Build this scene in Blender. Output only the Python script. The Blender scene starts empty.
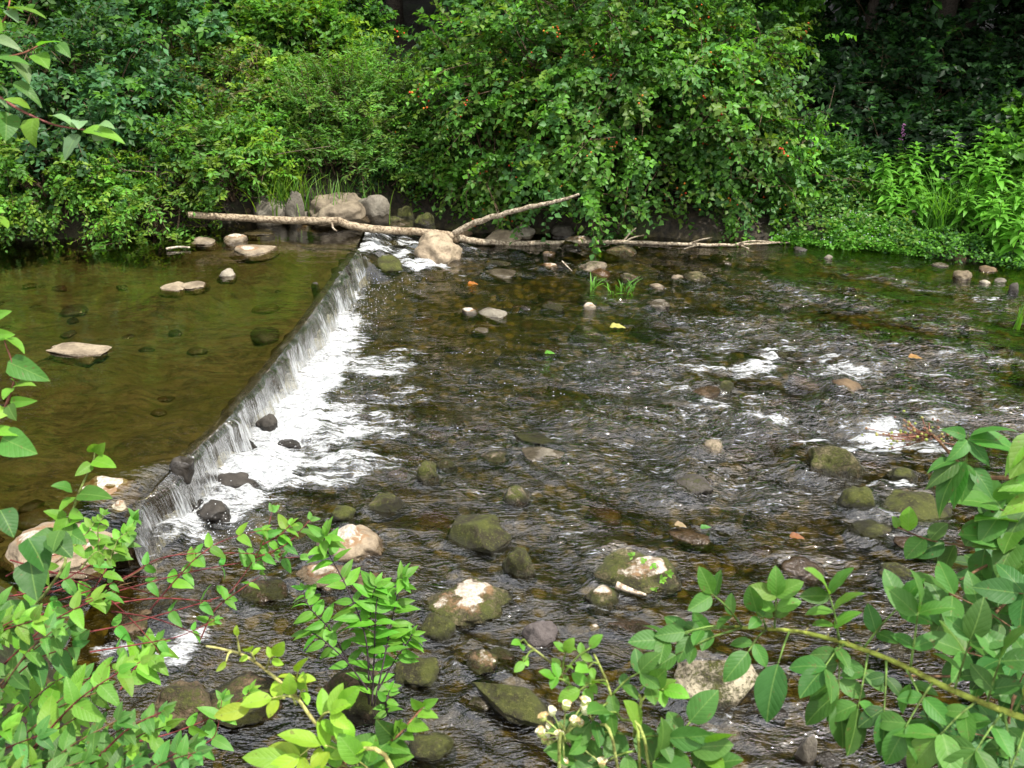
import bpy, bmesh, math, random
import numpy as np
from mathutils import Vector, Matrix, Euler

S = bpy.context.scene
COL = S.collection
R = math.radians

# ------------------------------------------------------------------ camera
CAM = np.array((0.0, 0.0, 3.0)); PITCH = R(27.0); F = 950.0
cd = bpy.data.cameras.new('camera'); cam = bpy.data.objects.new('camera', cd); COL.objects.link(cam)
cam.location = CAM; cam.rotation_euler = (math.pi/2 - PITCH, 0, 0)
cd.sensor_width = 36; cd.lens = 36*F/1024; cd.clip_end = 500; cd.clip_start = 0.05
cd.dof.use_dof = True; cd.dof.focus_distance = 5.5; cd.dof.aperture_fstop = 13.0
S.camera = cam
FWD = np.array((0, math.cos(PITCH), -math.sin(PITCH))); UPV = np.array((0, math.sin(PITCH), math.cos(PITCH)))
RGT = np.array((1.0, 0, 0))

# ------------------------------------------------------------------ world, sun, exposure
SUN_EL, SUN_AZ = R(64), R(108)          # azimuth measured from +Y (into the picture) towards +X
w = bpy.data.worlds.new('World'); S.world = w; w.use_nodes = True
nt = w.node_tree; nt.nodes.clear()
wo = nt.nodes.new('ShaderNodeOutputWorld'); bg = nt.nodes.new('ShaderNodeBackground')
sky = nt.nodes.new('ShaderNodeTexSky'); sky.sky_type = 'NISHITA'; sky.sun_disc = False
sky.sun_elevation = SUN_EL; sky.sun_rotation = SUN_AZ; sky.dust_density = 3.0; sky.air_density = 1.2
tc = nt.nodes.new('ShaderNodeTexCoord'); nz = nt.nodes.new('ShaderNodeTexNoise')
nz.inputs['Scale'].default_value = 2.6; nz.inputs['Detail'].default_value = 6
cr = nt.nodes.new('ShaderNodeValToRGB'); cr.color_ramp.elements[0].position = .40; cr.color_ramp.elements[1].position = .60
mx = nt.nodes.new('ShaderNodeMix'); mx.data_type = 'RGBA'; mx.inputs[7].default_value = (16.2, 15.9, 15.2, 1)
nt.links.new(tc.outputs['Generated'], nz.inputs['Vector']); nt.links.new(nz.outputs['Fac'], cr.inputs['Fac'])
nt.links.new(cr.outputs['Color'], mx.inputs[0]); nt.links.new(sky.outputs[0], mx.inputs[6])
nt.links.new(mx.outputs[2], bg.inputs['Color']); nt.links.new(bg.outputs[0], wo.inputs['Surface'])
bg.inputs['Strength'].default_value = 0.14
sd = bpy.data.lights.new('sun', 'SUN'); sd.energy = 5.0; sd.angle = R(0.6); sd.color = (1, .95, .87)
so = bpy.data.objects.new('sun', sd); COL.objects.link(so)
tosun = Vector((math.sin(SUN_AZ)*math.cos(SUN_EL), math.cos(SUN_AZ)*math.cos(SUN_EL), math.sin(SUN_EL)))
so.rotation_euler = tosun.to_track_quat('Z', 'Y').to_euler(); so.location = (0, 0, 30)
S.view_settings.view_transform = 'Standard'; S.view_settings.look = 'None'
S.view_settings.exposure = 0.6; S.view_settings.gamma = 1.0
S.cycles.max_bounces = 7; S.cycles.diffuse_bounces = 3; S.cycles.glossy_bounces = 3
S.cycles.transmission_bounces = 3; S.cycles.transparent_max_bounces = 12
S.cycles.caustics_reflective = False; S.cycles.caustics_refractive = False
S.cycles.sample_clamp_indirect = 4.0

# ------------------------------------------------------------------ helpers
def ray(px, py): return FWD + (px-512)/F*RGT + (384-py)/F*UPV
def G(px, py, z=0.0):
    r = ray(px, py); t = (z-CAM[2])/r[2]; return CAM + t*r
def Gd(px, py, z=0.0): return (z-CAM[2])/ray(px, py)[2]
def D(px, py, d): return CAM + d*ray(px, py)
def atY(px, py, Y):
    r = ray(px, py); return CAM + (Y/r[1])*r

def _h(ix, iy, iz, seed):
    h = (ix.astype(np.int64)*374761393 + iy.astype(np.int64)*668265263 + iz.astype(np.int64)*2147483647 + seed*1274126177) & 0xffffffff
    h = ((h ^ (h >> 13))*1274126177) & 0xffffffff
    return h ^ (h >> 16)
def n3(p, seed=0):
    p = np.asarray(p, float); i = np.floor(p).astype(np.int64); f = p-i
    u = f*f*f*(f*(f*6-15)+10); out = 0
    for dx in (0, 1):
        for dy in (0, 1):
            for dz in (0, 1):
                h = _h(i[..., 0]+dx, i[..., 1]+dy, i[..., 2]+dz, seed)
                a = (h & 1023)/1023*2*np.pi; c = ((h >> 10) & 1023)/511.5-1; s = np.sqrt(1-c*c)
                g = s*np.cos(a)*(f[..., 0]-dx)+s*np.sin(a)*(f[..., 1]-dy)+c*(f[..., 2]-dz)
                out = out + g*(u[..., 0] if dx else 1-u[..., 0])*(u[..., 1] if dy else 1-u[..., 1])*(u[..., 2] if dz else 1-u[..., 2])
    return out*1.5
def n2(x, y, seed=0): 
    i = np.floor(x).astype(np.int64); j = np.floor(y).astype(np.int64); fx = x-i; fy = y-j
    u = fx*fx*fx*(fx*(fx*6-15)+10); v = fy*fy*fy*(fy*(fy*6-15)+10); out = 0
    for dx in (0, 1):
        for dy in (0, 1):
            a = (_h(i+dx, j+dy, i*0, seed) & 4095)/4096*2*np.pi
            out = out + (np.cos(a)*(fx-dx)+np.sin(a)*(fy-dy))*(u if dx else 1-u)*(v if dy else 1-v)
    return out*1.45
def sst(a, b, x):
    t = np.clip((x-a)/(b-a), 0, 1); return t*t*(3-2*t)
def unit(v):
    v = np.asarray(v, float); return v/np.maximum(np.linalg.norm(v, axis=-1, keepdims=True), 1e-9)

class Buf:
    """collects vertices, faces and per-vertex attributes of one mesh"""
    def __init__(s): s.v = []; s.f = []; s.c = []; s.u = []; s.n = 0
    def add(s, v, faces, col=(1, 1, 1), uv=None):
        v = np.asarray(v, float).reshape(-1, 3); k = len(v)
        col = np.asarray(col, float)
        if col.ndim == 1: col = np.tile(col, (k, 1))
        s.v.append(v); s.c.append(col); s.u.append(np.zeros((k, 3)) if uv is None else uv)
        for f in faces:
            f = np.asarray(f)
            if len(f): s.f.append(f+s.n)
        s.n += k
    def tube(s, pts, rad, seg=6, col=(1, 1, 1), cap=True):
        pts = np.asarray(pts, float); n = len(pts); rad = np.broadcast_to(np.asarray(rad, float), (n,))
        t = unit(np.gradient(pts, axis=0)); ref = np.array((0.13, 0.31, 1.0))
        if abs(unit(t.mean(0))@unit(ref)) > .9: ref = np.array((1.0, .2, .1))
        a = unit(np.cross(t, ref)); b = np.cross(t, a)
        th = np.arange(seg)/seg*2*np.pi
        ring = pts[:, None]+rad[:, None, None]*(np.cos(th)[None, :, None]*a[:, None]+np.sin(th)[None, :, None]*b[:, None])
        i = np.arange(n-1)[:, None]*seg; j = np.arange(seg)[None]; jn = (j+1) % seg
        q = np.stack([i+j, i+jn, i+seg+jn, i+seg+j], -1).reshape(-1, 4)
        uv = np.zeros((n*seg, 3)); uv[:, 1] = np.repeat(np.linspace(0, 1, n), seg); uv[:, 0] = np.tile(th/6.283, n)
        fs = [q]
        if cap: fs += [np.arange(seg)[None, ::-1], (n-1)*seg+np.arange(seg)[None]]
        s.add(ring.reshape(-1, 3), fs, col, uv)
    def build(s, name, mat, parent=None, smooth=True, origin=None):
        me = bpy.data.meshes.new(name); v = np.concatenate(s.v) if s.v else np.zeros((0, 3))
        if origin is not None: v = v-np.asarray(origin)
        elif parent is not None: v = v-np.array(parent.location)
        me.vertices.add(len(v)); me.vertices.foreach_set('co', v.astype(np.float32).ravel())
        lt = np.concatenate([np.full(len(f), f.shape[1]) for f in s.f]); li = np.concatenate([f.ravel() for f in s.f])
        me.loops.add(len(li)); me.loops.foreach_set('vertex_index', li.astype(np.int32))
        me.polygons.add(len(lt)); me.polygons.foreach_set('loop_start', np.concatenate([[0], np.cumsum(lt)[:-1]]).astype(np.int32))
        me.polygons.foreach_set('use_smooth', np.full(len(lt), smooth))
        c = np.concatenate(s.c); c4 = np.ones((len(v), 4), np.float32); c4[:, :c.shape[1]] = c
        at = me.attributes.new('tint', 'FLOAT_COLOR', 'POINT'); at.data.foreach_set('color', c4.ravel())
        u = np.concatenate(s.u).astype(np.float32); at = me.attributes.new('leafuv', 'FLOAT_VECTOR', 'POINT'); at.data.foreach_set('vector', u.ravel())
        me.update(calc_edges=True); me.materials.append(mat)
        o = bpy.data.objects.new(name, me); COL.objects.link(o)
        if parent is not None: o.parent = parent
        elif origin is not None: o.location = origin
        return o
def tag(o, label=None, cat=None, group=None, kind=None):
    for k, x in (('label', label), ('category', cat), ('group', group), ('kind', kind)):
        if x: o[k] = x
    return o
def empty(name, loc, label, cat, group=None):
    o = bpy.data.objects.new(name, None); COL.objects.link(o); o.location = loc; o.empty_display_size = .1
    return tag(o, label, cat, group)
def vattr(me, name, arr):
    arr = np.asarray(arr, np.float32)
    at = me.attributes.new(name, 'FLOAT', 'POINT'); at.data.foreach_set('value', arr.ravel())
def spline(pts, n):
    pts = np.asarray(pts, float); m = len(pts)
    if m == 2: return pts[0]+(pts[1]-pts[0])*np.linspace(0, 1, n)[:, None]
    P = np.vstack([2*pts[0]-pts[1], pts, 2*pts[-1]-pts[-2]]); t = np.linspace(0, m-1-1e-9, n); i = t.astype(int); f = (t-i)[:, None]
    a, b, c, d = P[i], P[i+1], P[i+2], P[i+3]
    return .5*((2*b)+(c-a)*f+(2*a-5*b+4*c-d)*f**2+(3*b-a-3*c+d)*f**3)

# ------------------------------------------------------------------ materials
class NT:
    def __init__(s, name):
        s.m = bpy.data.materials.new(name); s.m.use_nodes = True; s.t = s.m.node_tree; s.t.nodes.clear()
        s.out = s.t.nodes.new('ShaderNodeOutputMaterial')
    def n(s, typ, **kw):
        x = s.t.nodes.new('ShaderNode'+typ)
        for k, v in kw.items(): setattr(x, k, v)
        return x
    def put(s, sock, v):
        if isinstance(v, bpy.types.NodeSocket): s.t.links.new(v, sock)
        elif isinstance(v, (tuple, list)) and sock.type == 'RGBA' and len(v) == 3: sock.default_value = (*v, 1)
        else: sock.default_value = v
    def attr(s, name, out='Fac'):
        a = s.n('Attribute'); a.attribute_name = name; return a.outputs[out]
    def noise(s, scale, detail=4, rough=.55, vec=None, out='Fac', dist=0):
        x = s.n('TexNoise'); s.put(x.inputs['Scale'], scale); s.put(x.inputs['Detail'], detail); s.put(x.inputs['Roughness'], rough); s.put(x.inputs['Distortion'], dist)
        if vec is not None: s.put(x.inputs['Vector'], vec)
        return x.outputs[out]
    def vor(s, scale, vec=None, feature='F1', out='Distance'):
        x = s.n('TexVoronoi', feature=feature); s.put(x.inputs['Scale'], scale)
        if vec is not None: s.put(x.inputs['Vector'], vec)
        return x.outputs[out]
    def geo(s): return s.n('NewGeometry').outputs['Position']
    def scale(s, vec, sc, rot=0):
        m = s.n('Mapping'); s.put(m.inputs['Vector'], vec); m.inputs['Scale'].default_value = sc; m.inputs['Rotation'].default_value = (0, 0, rot); return m.outputs[0]
    def math(s, op, a, b=0.0, c=0.0, clamp=False):
        m = s.n('Math', operation=op, use_clamp=clamp); s.put(m.inputs[0], a); s.put(m.inputs[1], b)
        if len(m.inputs) > 2: s.put(m.inputs[2], c)
        return m.outputs[0]
    def ramp(s, fac, a, b, lo=0.0, hi=1.0):
        m = s.n('MapRange', interpolation_type='SMOOTHSTEP'); s.put(m.inputs[0], fac); s.put(m.inputs[1], a); s.put(m.inputs[2], b); s.put(m.inputs[3], lo); s.put(m.inputs[4], hi); return m.outputs[0]
    def mix(s, fac, a, b, bt='MIX'):
        m = s.n('Mix', data_type='RGBA', blend_type=bt); s.put(m.inputs[0], fac); s.put(m.inputs[6], a); s.put(m.inputs[7], b); return m.outputs[2]
    def bump(s, h, strength, dist=.01, normal=None):
        b = s.n('Bump'); s.put(b.inputs['Height'], h); s.put(b.inputs['Strength'], strength); s.put(b.inputs['Distance'], dist)
        if normal is not None: s.put(b.inputs['Normal'], normal)
        return b.outputs[0]
    def pbsdf(s, col, rough, normal=None, spec=.5, **kw):
        p = s.n('BsdfPrincipled'); s.put(p.inputs['Base Color'], col); s.put(p.inputs['Roughness'], rough); s.put(p.inputs['Specular IOR Level'], spec)
        if normal is not None: s.put(p.inputs['Normal'], normal)
        return p.outputs[0]
    def mixs(s, fac, a, b):
        m = s.n('MixShader'); s.put(m.inputs[0], fac); s.put(m.inputs[1], a); s.put(m.inputs[2], b); return m.outputs[0]
    def done(s, sh): s.put(s.out.inputs['Surface'], sh); return s.m

def mat_leaf(name, near=False, transl=.40, rough=.5, spec=.32):
    t = NT(name); c = t.attr('tint', 'Color'); nrm = None
    if near:
        uv = t.attr('leafuv', 'Vector'); sp = t.n('SeparateXYZ'); t.put(sp.inputs[0], uv)
        au = t.math('ABSOLUTE', sp.outputs[0]); 
        ph = t.math('SUBTRACT', t.math('MULTIPLY', sp.outputs[1], 46.0), t.math('MULTIPLY', au, 15.0))
        vein = t.math('POWER', t.math('ABSOLUTE', t.math('SINE', t.math('MULTIPLY', ph, .5))), 7.0)
        lat = t.ramp(vein, .0, .8)
        mid = t.ramp(au, .0, .07, 1, 0)
        nz_ = t.noise(38, 4, .6, t.geo())
        c = t.mix(t.ramp(nz_, .35, .7, 0, .6), c, t.mix(1, c, (.65, .78, .55), 'MULTIPLY'))
        rn = t.ramp(sp.outputs[2], 0, 1); c = t.mix(t.math('MULTIPLY', rn, .35), c, t.mix(1, c, (1.5, 1.15, .8), 'MULTIPLY'))
        edge = t.math('MULTIPLY', t.ramp(t.math('ADD', sp.outputs[1], t.math('MULTIPLY', nz_, .3)), .98, 1.12), t.ramp(sp.outputs[2], .72, .8))
        c = t.mix(edge, c, (.16, .10, .03))
        spot = t.ramp(t.noise(120, 2, .5, t.geo()), .66, .72, 0, .6)
        c = t.mix(spot, c, (.12, .085, .03))
        c = t.mix(t.math('MULTIPLY', t.math('MAXIMUM', mid, t.math('MULTIPLY', lat, 0.0)), .45), c, (.2, .33, .08))
        nrm = t.bump(t.math('ADD', t.math('MULTIPLY', vein, -.22), t.math('MULTIPLY', nz_, 1.0)), .3, .003)
    tc2 = t.mix(1, c, (1.7, 1.55, .7), 'MULTIPLY')
    p = t.pbsdf(c, rough, nrm, spec)
    tr = t.n('BsdfTranslucent'); t.put(tr.inputs[0], tc2)
    if nrm is not None: t.put(tr.inputs['Normal'], nrm)
    return t.done(t.mixs(transl, p, tr.outputs[0]))
M_LEAF = mat_leaf('leaf_far'); M_NEAR = mat_leaf('leaf_near', True, .36, .5, .3)
M_DARKLEAF = mat_leaf('leaf_shade', False, .15, .5, .3)

def mat_bark(name, wear=.5):
    t = NT(name); c = t.attr('tint', 'Color'); g = t.geo()
    n = t.noise(45, 5, .6, g); c2 = t.mix(t.ramp(n, .38, .6), t.mix(1, c, (.38, .34, .32), 'MULTIPLY'), c)
    c2 = t.mix(t.ramp(t.noise(9, 4, .6, g), .5, .68, 0, wear), c2, t.mix(1, c2, (.5, .45, .36), 'MULTIPLY'))
    return t.done(t.pbsdf(c2, .8, t.bump(n, .8, .012), .25))
M_BARK = mat_bark('bark'); M_STEM = mat_bark('stem', .2)

def mat_rock():
    t = NT('river_stone'); g = t.geo(); tint = t.attr('tint', 'Color')
    moss = t.attr('moss'); pale = t.attr('pale'); wet = t.attr('wet')
    nb = t.noise(9, 6, .62, g); nf = t.noise(60, 5, .65, g); nm = t.noise(28, 6, .7, g); sp = t.vor(140, g)
    c = t.mix(t.ramp(nb, .3, .7), t.mix(1, tint, (.55, .5, .45), 'MULTIPLY'), t.mix(1, tint, (1.2, 1.15, 1.05), 'MULTIPLY'))
    c = t.mix(t.ramp(nf, .5, .72, 0, .55), c, t.mix(1, c, (.45, .42, .4), 'MULTIPLY'))
    c = t.mix(t.ramp(sp, .0, .3, .35, 0), c, t.mix(1, c, (1.5, 1.5, 1.5), 'MULTIPLY'))
    pf = t.ramp(t.math('ADD', pale, t.math('MULTIPLY', t.math('SUBTRACT', t.mix(.4, nm, nb), .5), 1.25)), .42, .58)
    # rusty rim round the dry patches, then the pale dry stone
    rim = t.ramp(t.math('ADD', pale, t.math('MULTIPLY', t.math('SUBTRACT', t.mix(.4, nm, nb), .5), 1.25)), .20, .40, 0, .85)
    c = t.mix(rim, c, (.2, .115, .055))
    pc = t.mix(t.ramp(nf, .38, .66), (.27, .23, .18), (.50, .45, .38))
    c = t.mix(pf, c, pc)
    mf = t.ramp(t.math('ADD', moss, t.math('MULTIPLY', t.math('SUBTRACT', t.mix(.5, nm, nf), .5), 1.3)), .4, .62)
    mf = t.math('MULTIPLY', mf, t.math('SUBTRACT', 1.0, pf))
    mc = t.mix(t.ramp(nb, .35, .62), (.028, .024, .010), (.066, .075, .013))
    mc = t.mix(t.ramp(nf, .5, .75), mc, (.12, .125, .028))
    c = t.mix(mf, c, mc)
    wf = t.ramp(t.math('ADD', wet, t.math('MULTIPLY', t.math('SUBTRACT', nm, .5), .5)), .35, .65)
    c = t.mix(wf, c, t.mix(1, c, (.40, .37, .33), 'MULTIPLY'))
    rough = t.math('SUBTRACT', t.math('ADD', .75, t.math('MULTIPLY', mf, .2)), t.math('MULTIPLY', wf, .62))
    h = t.math('ADD', t.math('MULTIPLY', nf, .5), t.math('ADD', t.math('MULTIPLY', nb, .6), t.math('MULTIPLY', t.math('MULTIPLY', mf, t.noise(190, 3, .7, g)), .9)))
    return t.done(t.pbsdf(c, rough, t.bump(h, .9, .018), .4))
M_ROCK = mat_rock()

def mat_ground():
    t = NT('ground_and_bed'); g = t.geo(); bed = t.attr('bed'); pool = t.attr('pool')
    flat = t.scale(g, (1, 1, .3))
    v = t.vor(13, flat); vc = t.n('TexVoronoi'); t.put(vc.inputs['Scale'], 13); t.put(vc.inputs['Vector'], flat)
    n1 = t.noise(2.2, 5, .6, g); n2_ = t.noise(22, 6, .65, g); n5 = t.noise(5.5, 7, .75, t.scale(g, (.7, 1.9, 1)), dist=1.2)
    sep = t.n('SeparateColor'); t.put(sep.inputs[0], vc.outputs['Color'])
    cob = t.mix(sep.outputs[0], (.05, .042, .012), (.17, .135, .04))
    cob = t.mix(t.ramp(v, .30, .6), cob, (.02, .016, .006))
    cob = t.mix(t.ramp(n2_, .45, .7, 0, .6), cob, (.10, .085, .02))
    silt = t.mix(t.ramp(n5, .36, .62), (.034, .034, .014), (.125, .112, .050))
    silt = t.mix(t.ramp(n2_, .45, .7, 0, .5), silt, (.12, .098, .045))
    silt = t.mix(t.ramp(n1, .45, .6, 0, .55), silt, (.07, .075, .016))
    silt = t.mix(t.ramp(t.noise(7, 6, .75, t.scale(g, (.6, 2.2, 1)), dist=1.5), .54, .66, 0, .8), silt, (.018, .017, .007))
    c = t.mix(pool, cob, silt)
    soil = t.mix(t.ramp(n2_, .35, .65), (.010, .008, .005), (.03, .022, .013))
    soil = t.mix(t.ramp(n1, .5, .62, 0, .7), soil, (.03, .045, .012))
    c = t.mix(bed, soil, c)
    h = t.math('ADD', t.math('MULTIPLY', v, -.6), n2_)
    return t.done(t.pbsdf(c, .7, t.bump(h, .8, .03), .3))
M_GROUND = mat_ground()

def mat_water(name, tint, k, bump_s, foamy=True, rough=.02, gain=2.45, bd=.026):
    t = NT(name); g = t.geo(); chop = t.attr('chop')
    m1 = t.scale(g, (4.5*k, 10*k, 4), .25); m2 = t.scale(g, (11*k, 23*k, 10), -.15); m3 = t.scale(g, (30*k, 66*k, 30), .1)
    a = t.noise(1, 3, .55, m1, dist=.8); b = t.noise(1, 3, .6, m2, dist=.7); c3 = t.noise(1, 2, .5, m3)
    def rg_(q): return t.math('SUBTRACT', 1.0, t.math('MULTIPLY', t.math('ABSOLUTE', t.math('SUBTRACT', q, .5)), 2.0))
    a = t.math('ADD', t.math('MULTIPLY', a, .6), t.math('MULTIPLY', rg_(a), .4))
    h = t.math('ADD', a, t.math('ADD', t.math('MULTIPLY', b, .5), t.math('MULTIPLY', c3, .30)))
    nrm = t.bump(t.math('MULTIPLY', h, chop), bump_s, bd)
    fr = t.n('Fresnel'); fr.inputs['IOR'].default_value = 1.55; t.put(fr.inputs['Normal'], nrm)
    tr = t.n('BsdfTransparent'); t.put(tr.inputs[0], tint)
    gl = t.n('BsdfGlossy'); t.put(gl.inputs['Roughness'], rough); t.put(gl.inputs['Normal'], nrm)
    sh = t.mixs(t.math('MULTIPLY', fr.outputs[0], gain, clamp=True), tr.outputs[0], gl.outputs[0])
    if foamy:
        fo = t.attr('foam'); fl = t.attr('fleck')
        fm = t.scale(g, (7, 26, 11), .22); fn = t.noise(1, 7, .68, fm, dist=1.2)
        ff = t.ramp(t.math('ADD', t.math('ADD', t.math('MULTIPLY', fo, 1.05), t.math('MULTIPLY', t.math('SUBTRACT', t.noise(70, 4, .7, t.scale(g, (1, 1.8, 1))), .5), .7)), t.math('MULTIPLY', t.math('SUBTRACT', t.mix(.45, fn, t.noise(1, 6, .7, t.scale(g, (2.2, 24, 8), .34), dist=.9)), .5), 3.3)), .55, 1.02)
        fq = t.noise(1, 6, .66, t.scale(g, (6, 26, 12), .28), dist=1.4)
        froth = t.math('MULTIPLY', t.ramp(t.mix(.35, fq, t.noise(1, 3, .6, t.scale(g, (22, 60, 30), .28))), .545, .66), t.ramp(chop, .62, 1.4, 0, .7))
        ff = t.math('MAXIMUM', ff, froth)
        vd = t.vor(26, t.scale(g, (1, 1.3, .2))); 
        dots = t.ramp(t.math('ADD', vd, t.math('MULTIPLY', t.noise(6, 3, .6, g), .8)), .42, .47, 1, 0)
        ff = t.math('MAXIMUM', ff, t.math('MULTIPLY', dots, fl))
        fb = t.bump(t.math('ADD', fn, t.noise(90, 4, .7, g)), .7, .025)
        d = t.pbsdf(t.mix(t.ramp(t.noise(30, 5, .75, t.scale(g, (1, 1.6, 1)), dist=1.0), .36, .6), (.26, .28, .29), (.72, .74, .75)), .55, fb, .3)
        tl = t.n('BsdfTranslucent'); t.put(tl.inputs[0], (.8, .82, .84))
        sh = t.mixs(ff, sh, t.mixs(.15, d, tl.outputs[0]))
    return t.done(sh)
M_STREAM = mat_water('stream_water', (.69, .62, .32), 1.0, 1.0)
M_POOL = mat_water('pool_water', (.69, .63, .42), .55, 1.0, False, .01, 2.0, .007)

def mat_fall():
    t = NT('falling_water'); uv = t.attr('leafuv', 'Vector'); g = t.geo()
    m = t.scale(uv, (42, 1.3, 1)); n = t.noise(1, 5, .6, m, dist=.25); n_b = t.noise(1, 4, .6, t.scale(uv, (6, .9, 1)))
    n_f = t.noise(1, 3, .6, t.scale(uv, (130, 2.5, 1)))
    sp = t.n('SeparateXYZ'); t.put(sp.inputs[0], uv); down = sp.outputs[1]
    thin = t.math('ADD', t.math('MULTIPLY', t.math('SUBTRACT', n, .5), 1.5), t.math('ADD', t.math('MULTIPLY', t.math('SUBTRACT', n_b, .5), 1.3), t.math('MULTIPLY', t.math('SUBTRACT', n_f, .5), .7)))
    f = t.ramp(t.math('ADD', thin, t.math('MULTIPLY', down, .45)), .14, .70, 0, .88)
    f = t.math('MULTIPLY', f, t.ramp(down, .02, .2))
    nrm = t.bump(t.math('ADD', n, t.math('MULTIPLY', n_f, .4)), .8, .02)
    fr = t.n('Fresnel'); fr.inputs['IOR'].default_value = 1.45; t.put(fr.inputs['Normal'], nrm)
    tr = t.n('BsdfTransparent'); t.put(tr.inputs[0], (.72, .68, .55))
    gl = t.n('BsdfGlossy'); t.put(gl.inputs['Roughness'], .06); t.put(gl.inputs['Normal'], nrm)
    sh = t.mixs(fr.outputs[0], tr.outputs[0], gl.outputs[0])
    d = t.pbsdf((.62, .65, .67), .4, nrm, .4); tl = t.n('BsdfTranslucent'); t.put(tl.inputs[0], (.6, .62, .64))
    return t.done(t.mixs(f, sh, t.mixs(.3, d, tl.outputs[0])))
M_FALL = mat_fall()
def mat_plain(name, rough=.5, spec=.4, transl=0):
    t = NT(name); c = t.attr('tint', 'Color'); n = t.noise(30, 4, .6, t.geo())
    c = t.mix(t.ramp(n, .4, .7, 0, .4), c, t.mix(1, c, (.6, .6, .6), 'MULTIPLY'))
    p = t.pbsdf(c, rough, None, spec)
    if transl:
        tl = t.n('BsdfTranslucent'); t.put(tl.inputs[0], c); p = t.mixs(transl, p, tl.outputs[0])
    return t.done(p)
M_PLAIN = mat_plain('petal_and_fruit', .45, .4, .15); M_DROP = mat_plain('splash', .2, .6, .3)

# ------------------------------------------------------------------ the lie of the land
ZP = 0.27                                        # level of the upper pool; the lower stream is z = 0
crest = np.array([G(*p, ZP)[:2] for p in ((358, 247), (352, 257), (340, 272), (328, 289), (312, 311), (296, 333), (276, 358), (253, 386), (228, 416), (200, 443), (176, 462))])
crest = np.vstack([crest, G(157, 482, ZP-.03)[:2], G(141, 506, ZP-.06)[:2], G(128, 540, ZP-.09)[:2]])
crest_y, crest_x = crest[::-1, 1], crest[::-1, 0]
def crestx(y): return np.interp(y, crest_y, crest_x)
Y_END = crest[0, 1]; Y_BEG = crest[-1, 1]
far_px = [(400, 226), (460, 232), (520, 234), (600, 237), (700, 240), (780, 243), (840, 248), (900, 254), (960, 262), (1024, 270), (1150, 300)]
far_pool_px = [(-150, 250), (-60, 245), (0, 241), (60, 239), (110, 236), (200, 226), (270, 217), (330, 213)]
fs = np.array([G(x, y, ZP)[:2] for x, y in far_pool_px]+[G(x, y, 0)[:2] for x, y in far_px])
fs = np.vstack([[-14, fs[0, 1]-.4], fs, [12, fs[-1, 1]-1.0]])
def yfar(x): return np.interp(x, fs[:, 0], fs[:, 1])
ns_ = np.array([(-14, 2.5), (-6, 2.7), (-3.4, 3.05), (-2.45, 3.45), (-2.0, 3.2), (-1.6, 2.75), (-1.0, 2.45), (-.3, 2.1), (.6, 1.9), (2.0, 1.9), (3.5, 2.1), (6, 1.8), (12, 1.2)])
def ynear(x): return np.interp(x, ns_[:, 0], ns_[:, 1])
def land(x, y):
    """height of the ground, and how much of it is stream bed / pool bed"""
    xw = crestx(np.clip(y, Y_BEG, Y_END))
    ramp_n = sst(Y_END-.1, Y_END+1.0, y)             # beyond the weir's end the pool runs down a short riffle
    pool = np.where(y > Y_END, sst(xw+.9, xw-.3, x), sst(xw-.02, xw-.14, x))
    pool = np.where(y < Y_BEG, sst(-1.9, -2.2, x), pool)
    lev = pool*ZP
    bedn = .05*n2(x*2.3, y*2.3, 5)+.03*n2(x*6, y*6, 6)
    bed = lev-np.where(pool > .5, .17, .13)+bedn
    df = y-yfar(x)+.12*n2(x*1.7, y*.5, 8); dn = ynear(x)-y+.12*n2(x*1.9, y*.5, 9)
    hb = np.interp(x, [1.8, 3.2], [.34, .10])
    hf = lev-.10+(.1+hb)*(1-np.exp(-np.maximum(df+.15, 0)/.3))+.05*np.maximum(df, 0)+.06*n2(x*1.5, y*1.5, 10)
    hn = lev-.10+1.25*(1-np.exp(-np.maximum(dn+.12, 0)/.9))+.10*np.maximum(dn, 0)+.05*n2(x*2, y*2, 11)
    z = bed; b = np.ones_like(x)
    tf = sst(-.25, .12, df); z = z*(1-tf)+np.maximum(hf, bed)*tf; b = b*(1-sst(-.12, .04, df))
    tn = sst(-.25, .12, dn); z = z*(1-tn)+np.maximum(hn, bed)*tn; b = b*(1-sst(-.02, .25, dn))
    return z, b, pool
def hgt(x, y): return float(land(np.array([float(x)]), np.array([float(y)]))[0][0])

def axis_lines(a, b, step, far, k=26):
    mid = np.arange(a, b+1e-6, step); g = step*1.0; out = []; p = b
    while p < far: g *= 1.22; p += g; out.append(p)
    lo = []; p = a; g = step
    while p > -far: g *= 1.22; p -= g; lo.append(p)
    return np.array(lo[::-1]+list(mid)+out)
def grid(xs, ys):
    X, Y = np.meshgrid(xs, ys); nx, ny = len(xs), len(ys)
    i = np.arange(ny-1)[:, None]*nx+np.arange(nx-1)[None]
    return X.ravel(), Y.ravel(), np.stack([i, i+1, i+nx+1, i+nx], -1).reshape(-1, 4)

X, Y, Q = grid(axis_lines(-6.5, 6.5, .05, 150), axis_lines(.4, 11, .05, 150))
Z, B, PO = land(X, Y)
b = Buf(); b.add(np.stack([X, Y, Z], 1), [Q]); ground = b.build('ground', M_GROUND); tag(ground, kind='structure')
vattr(ground.data, 'bed', B); vattr(ground.data, 'pool', PO)

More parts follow.
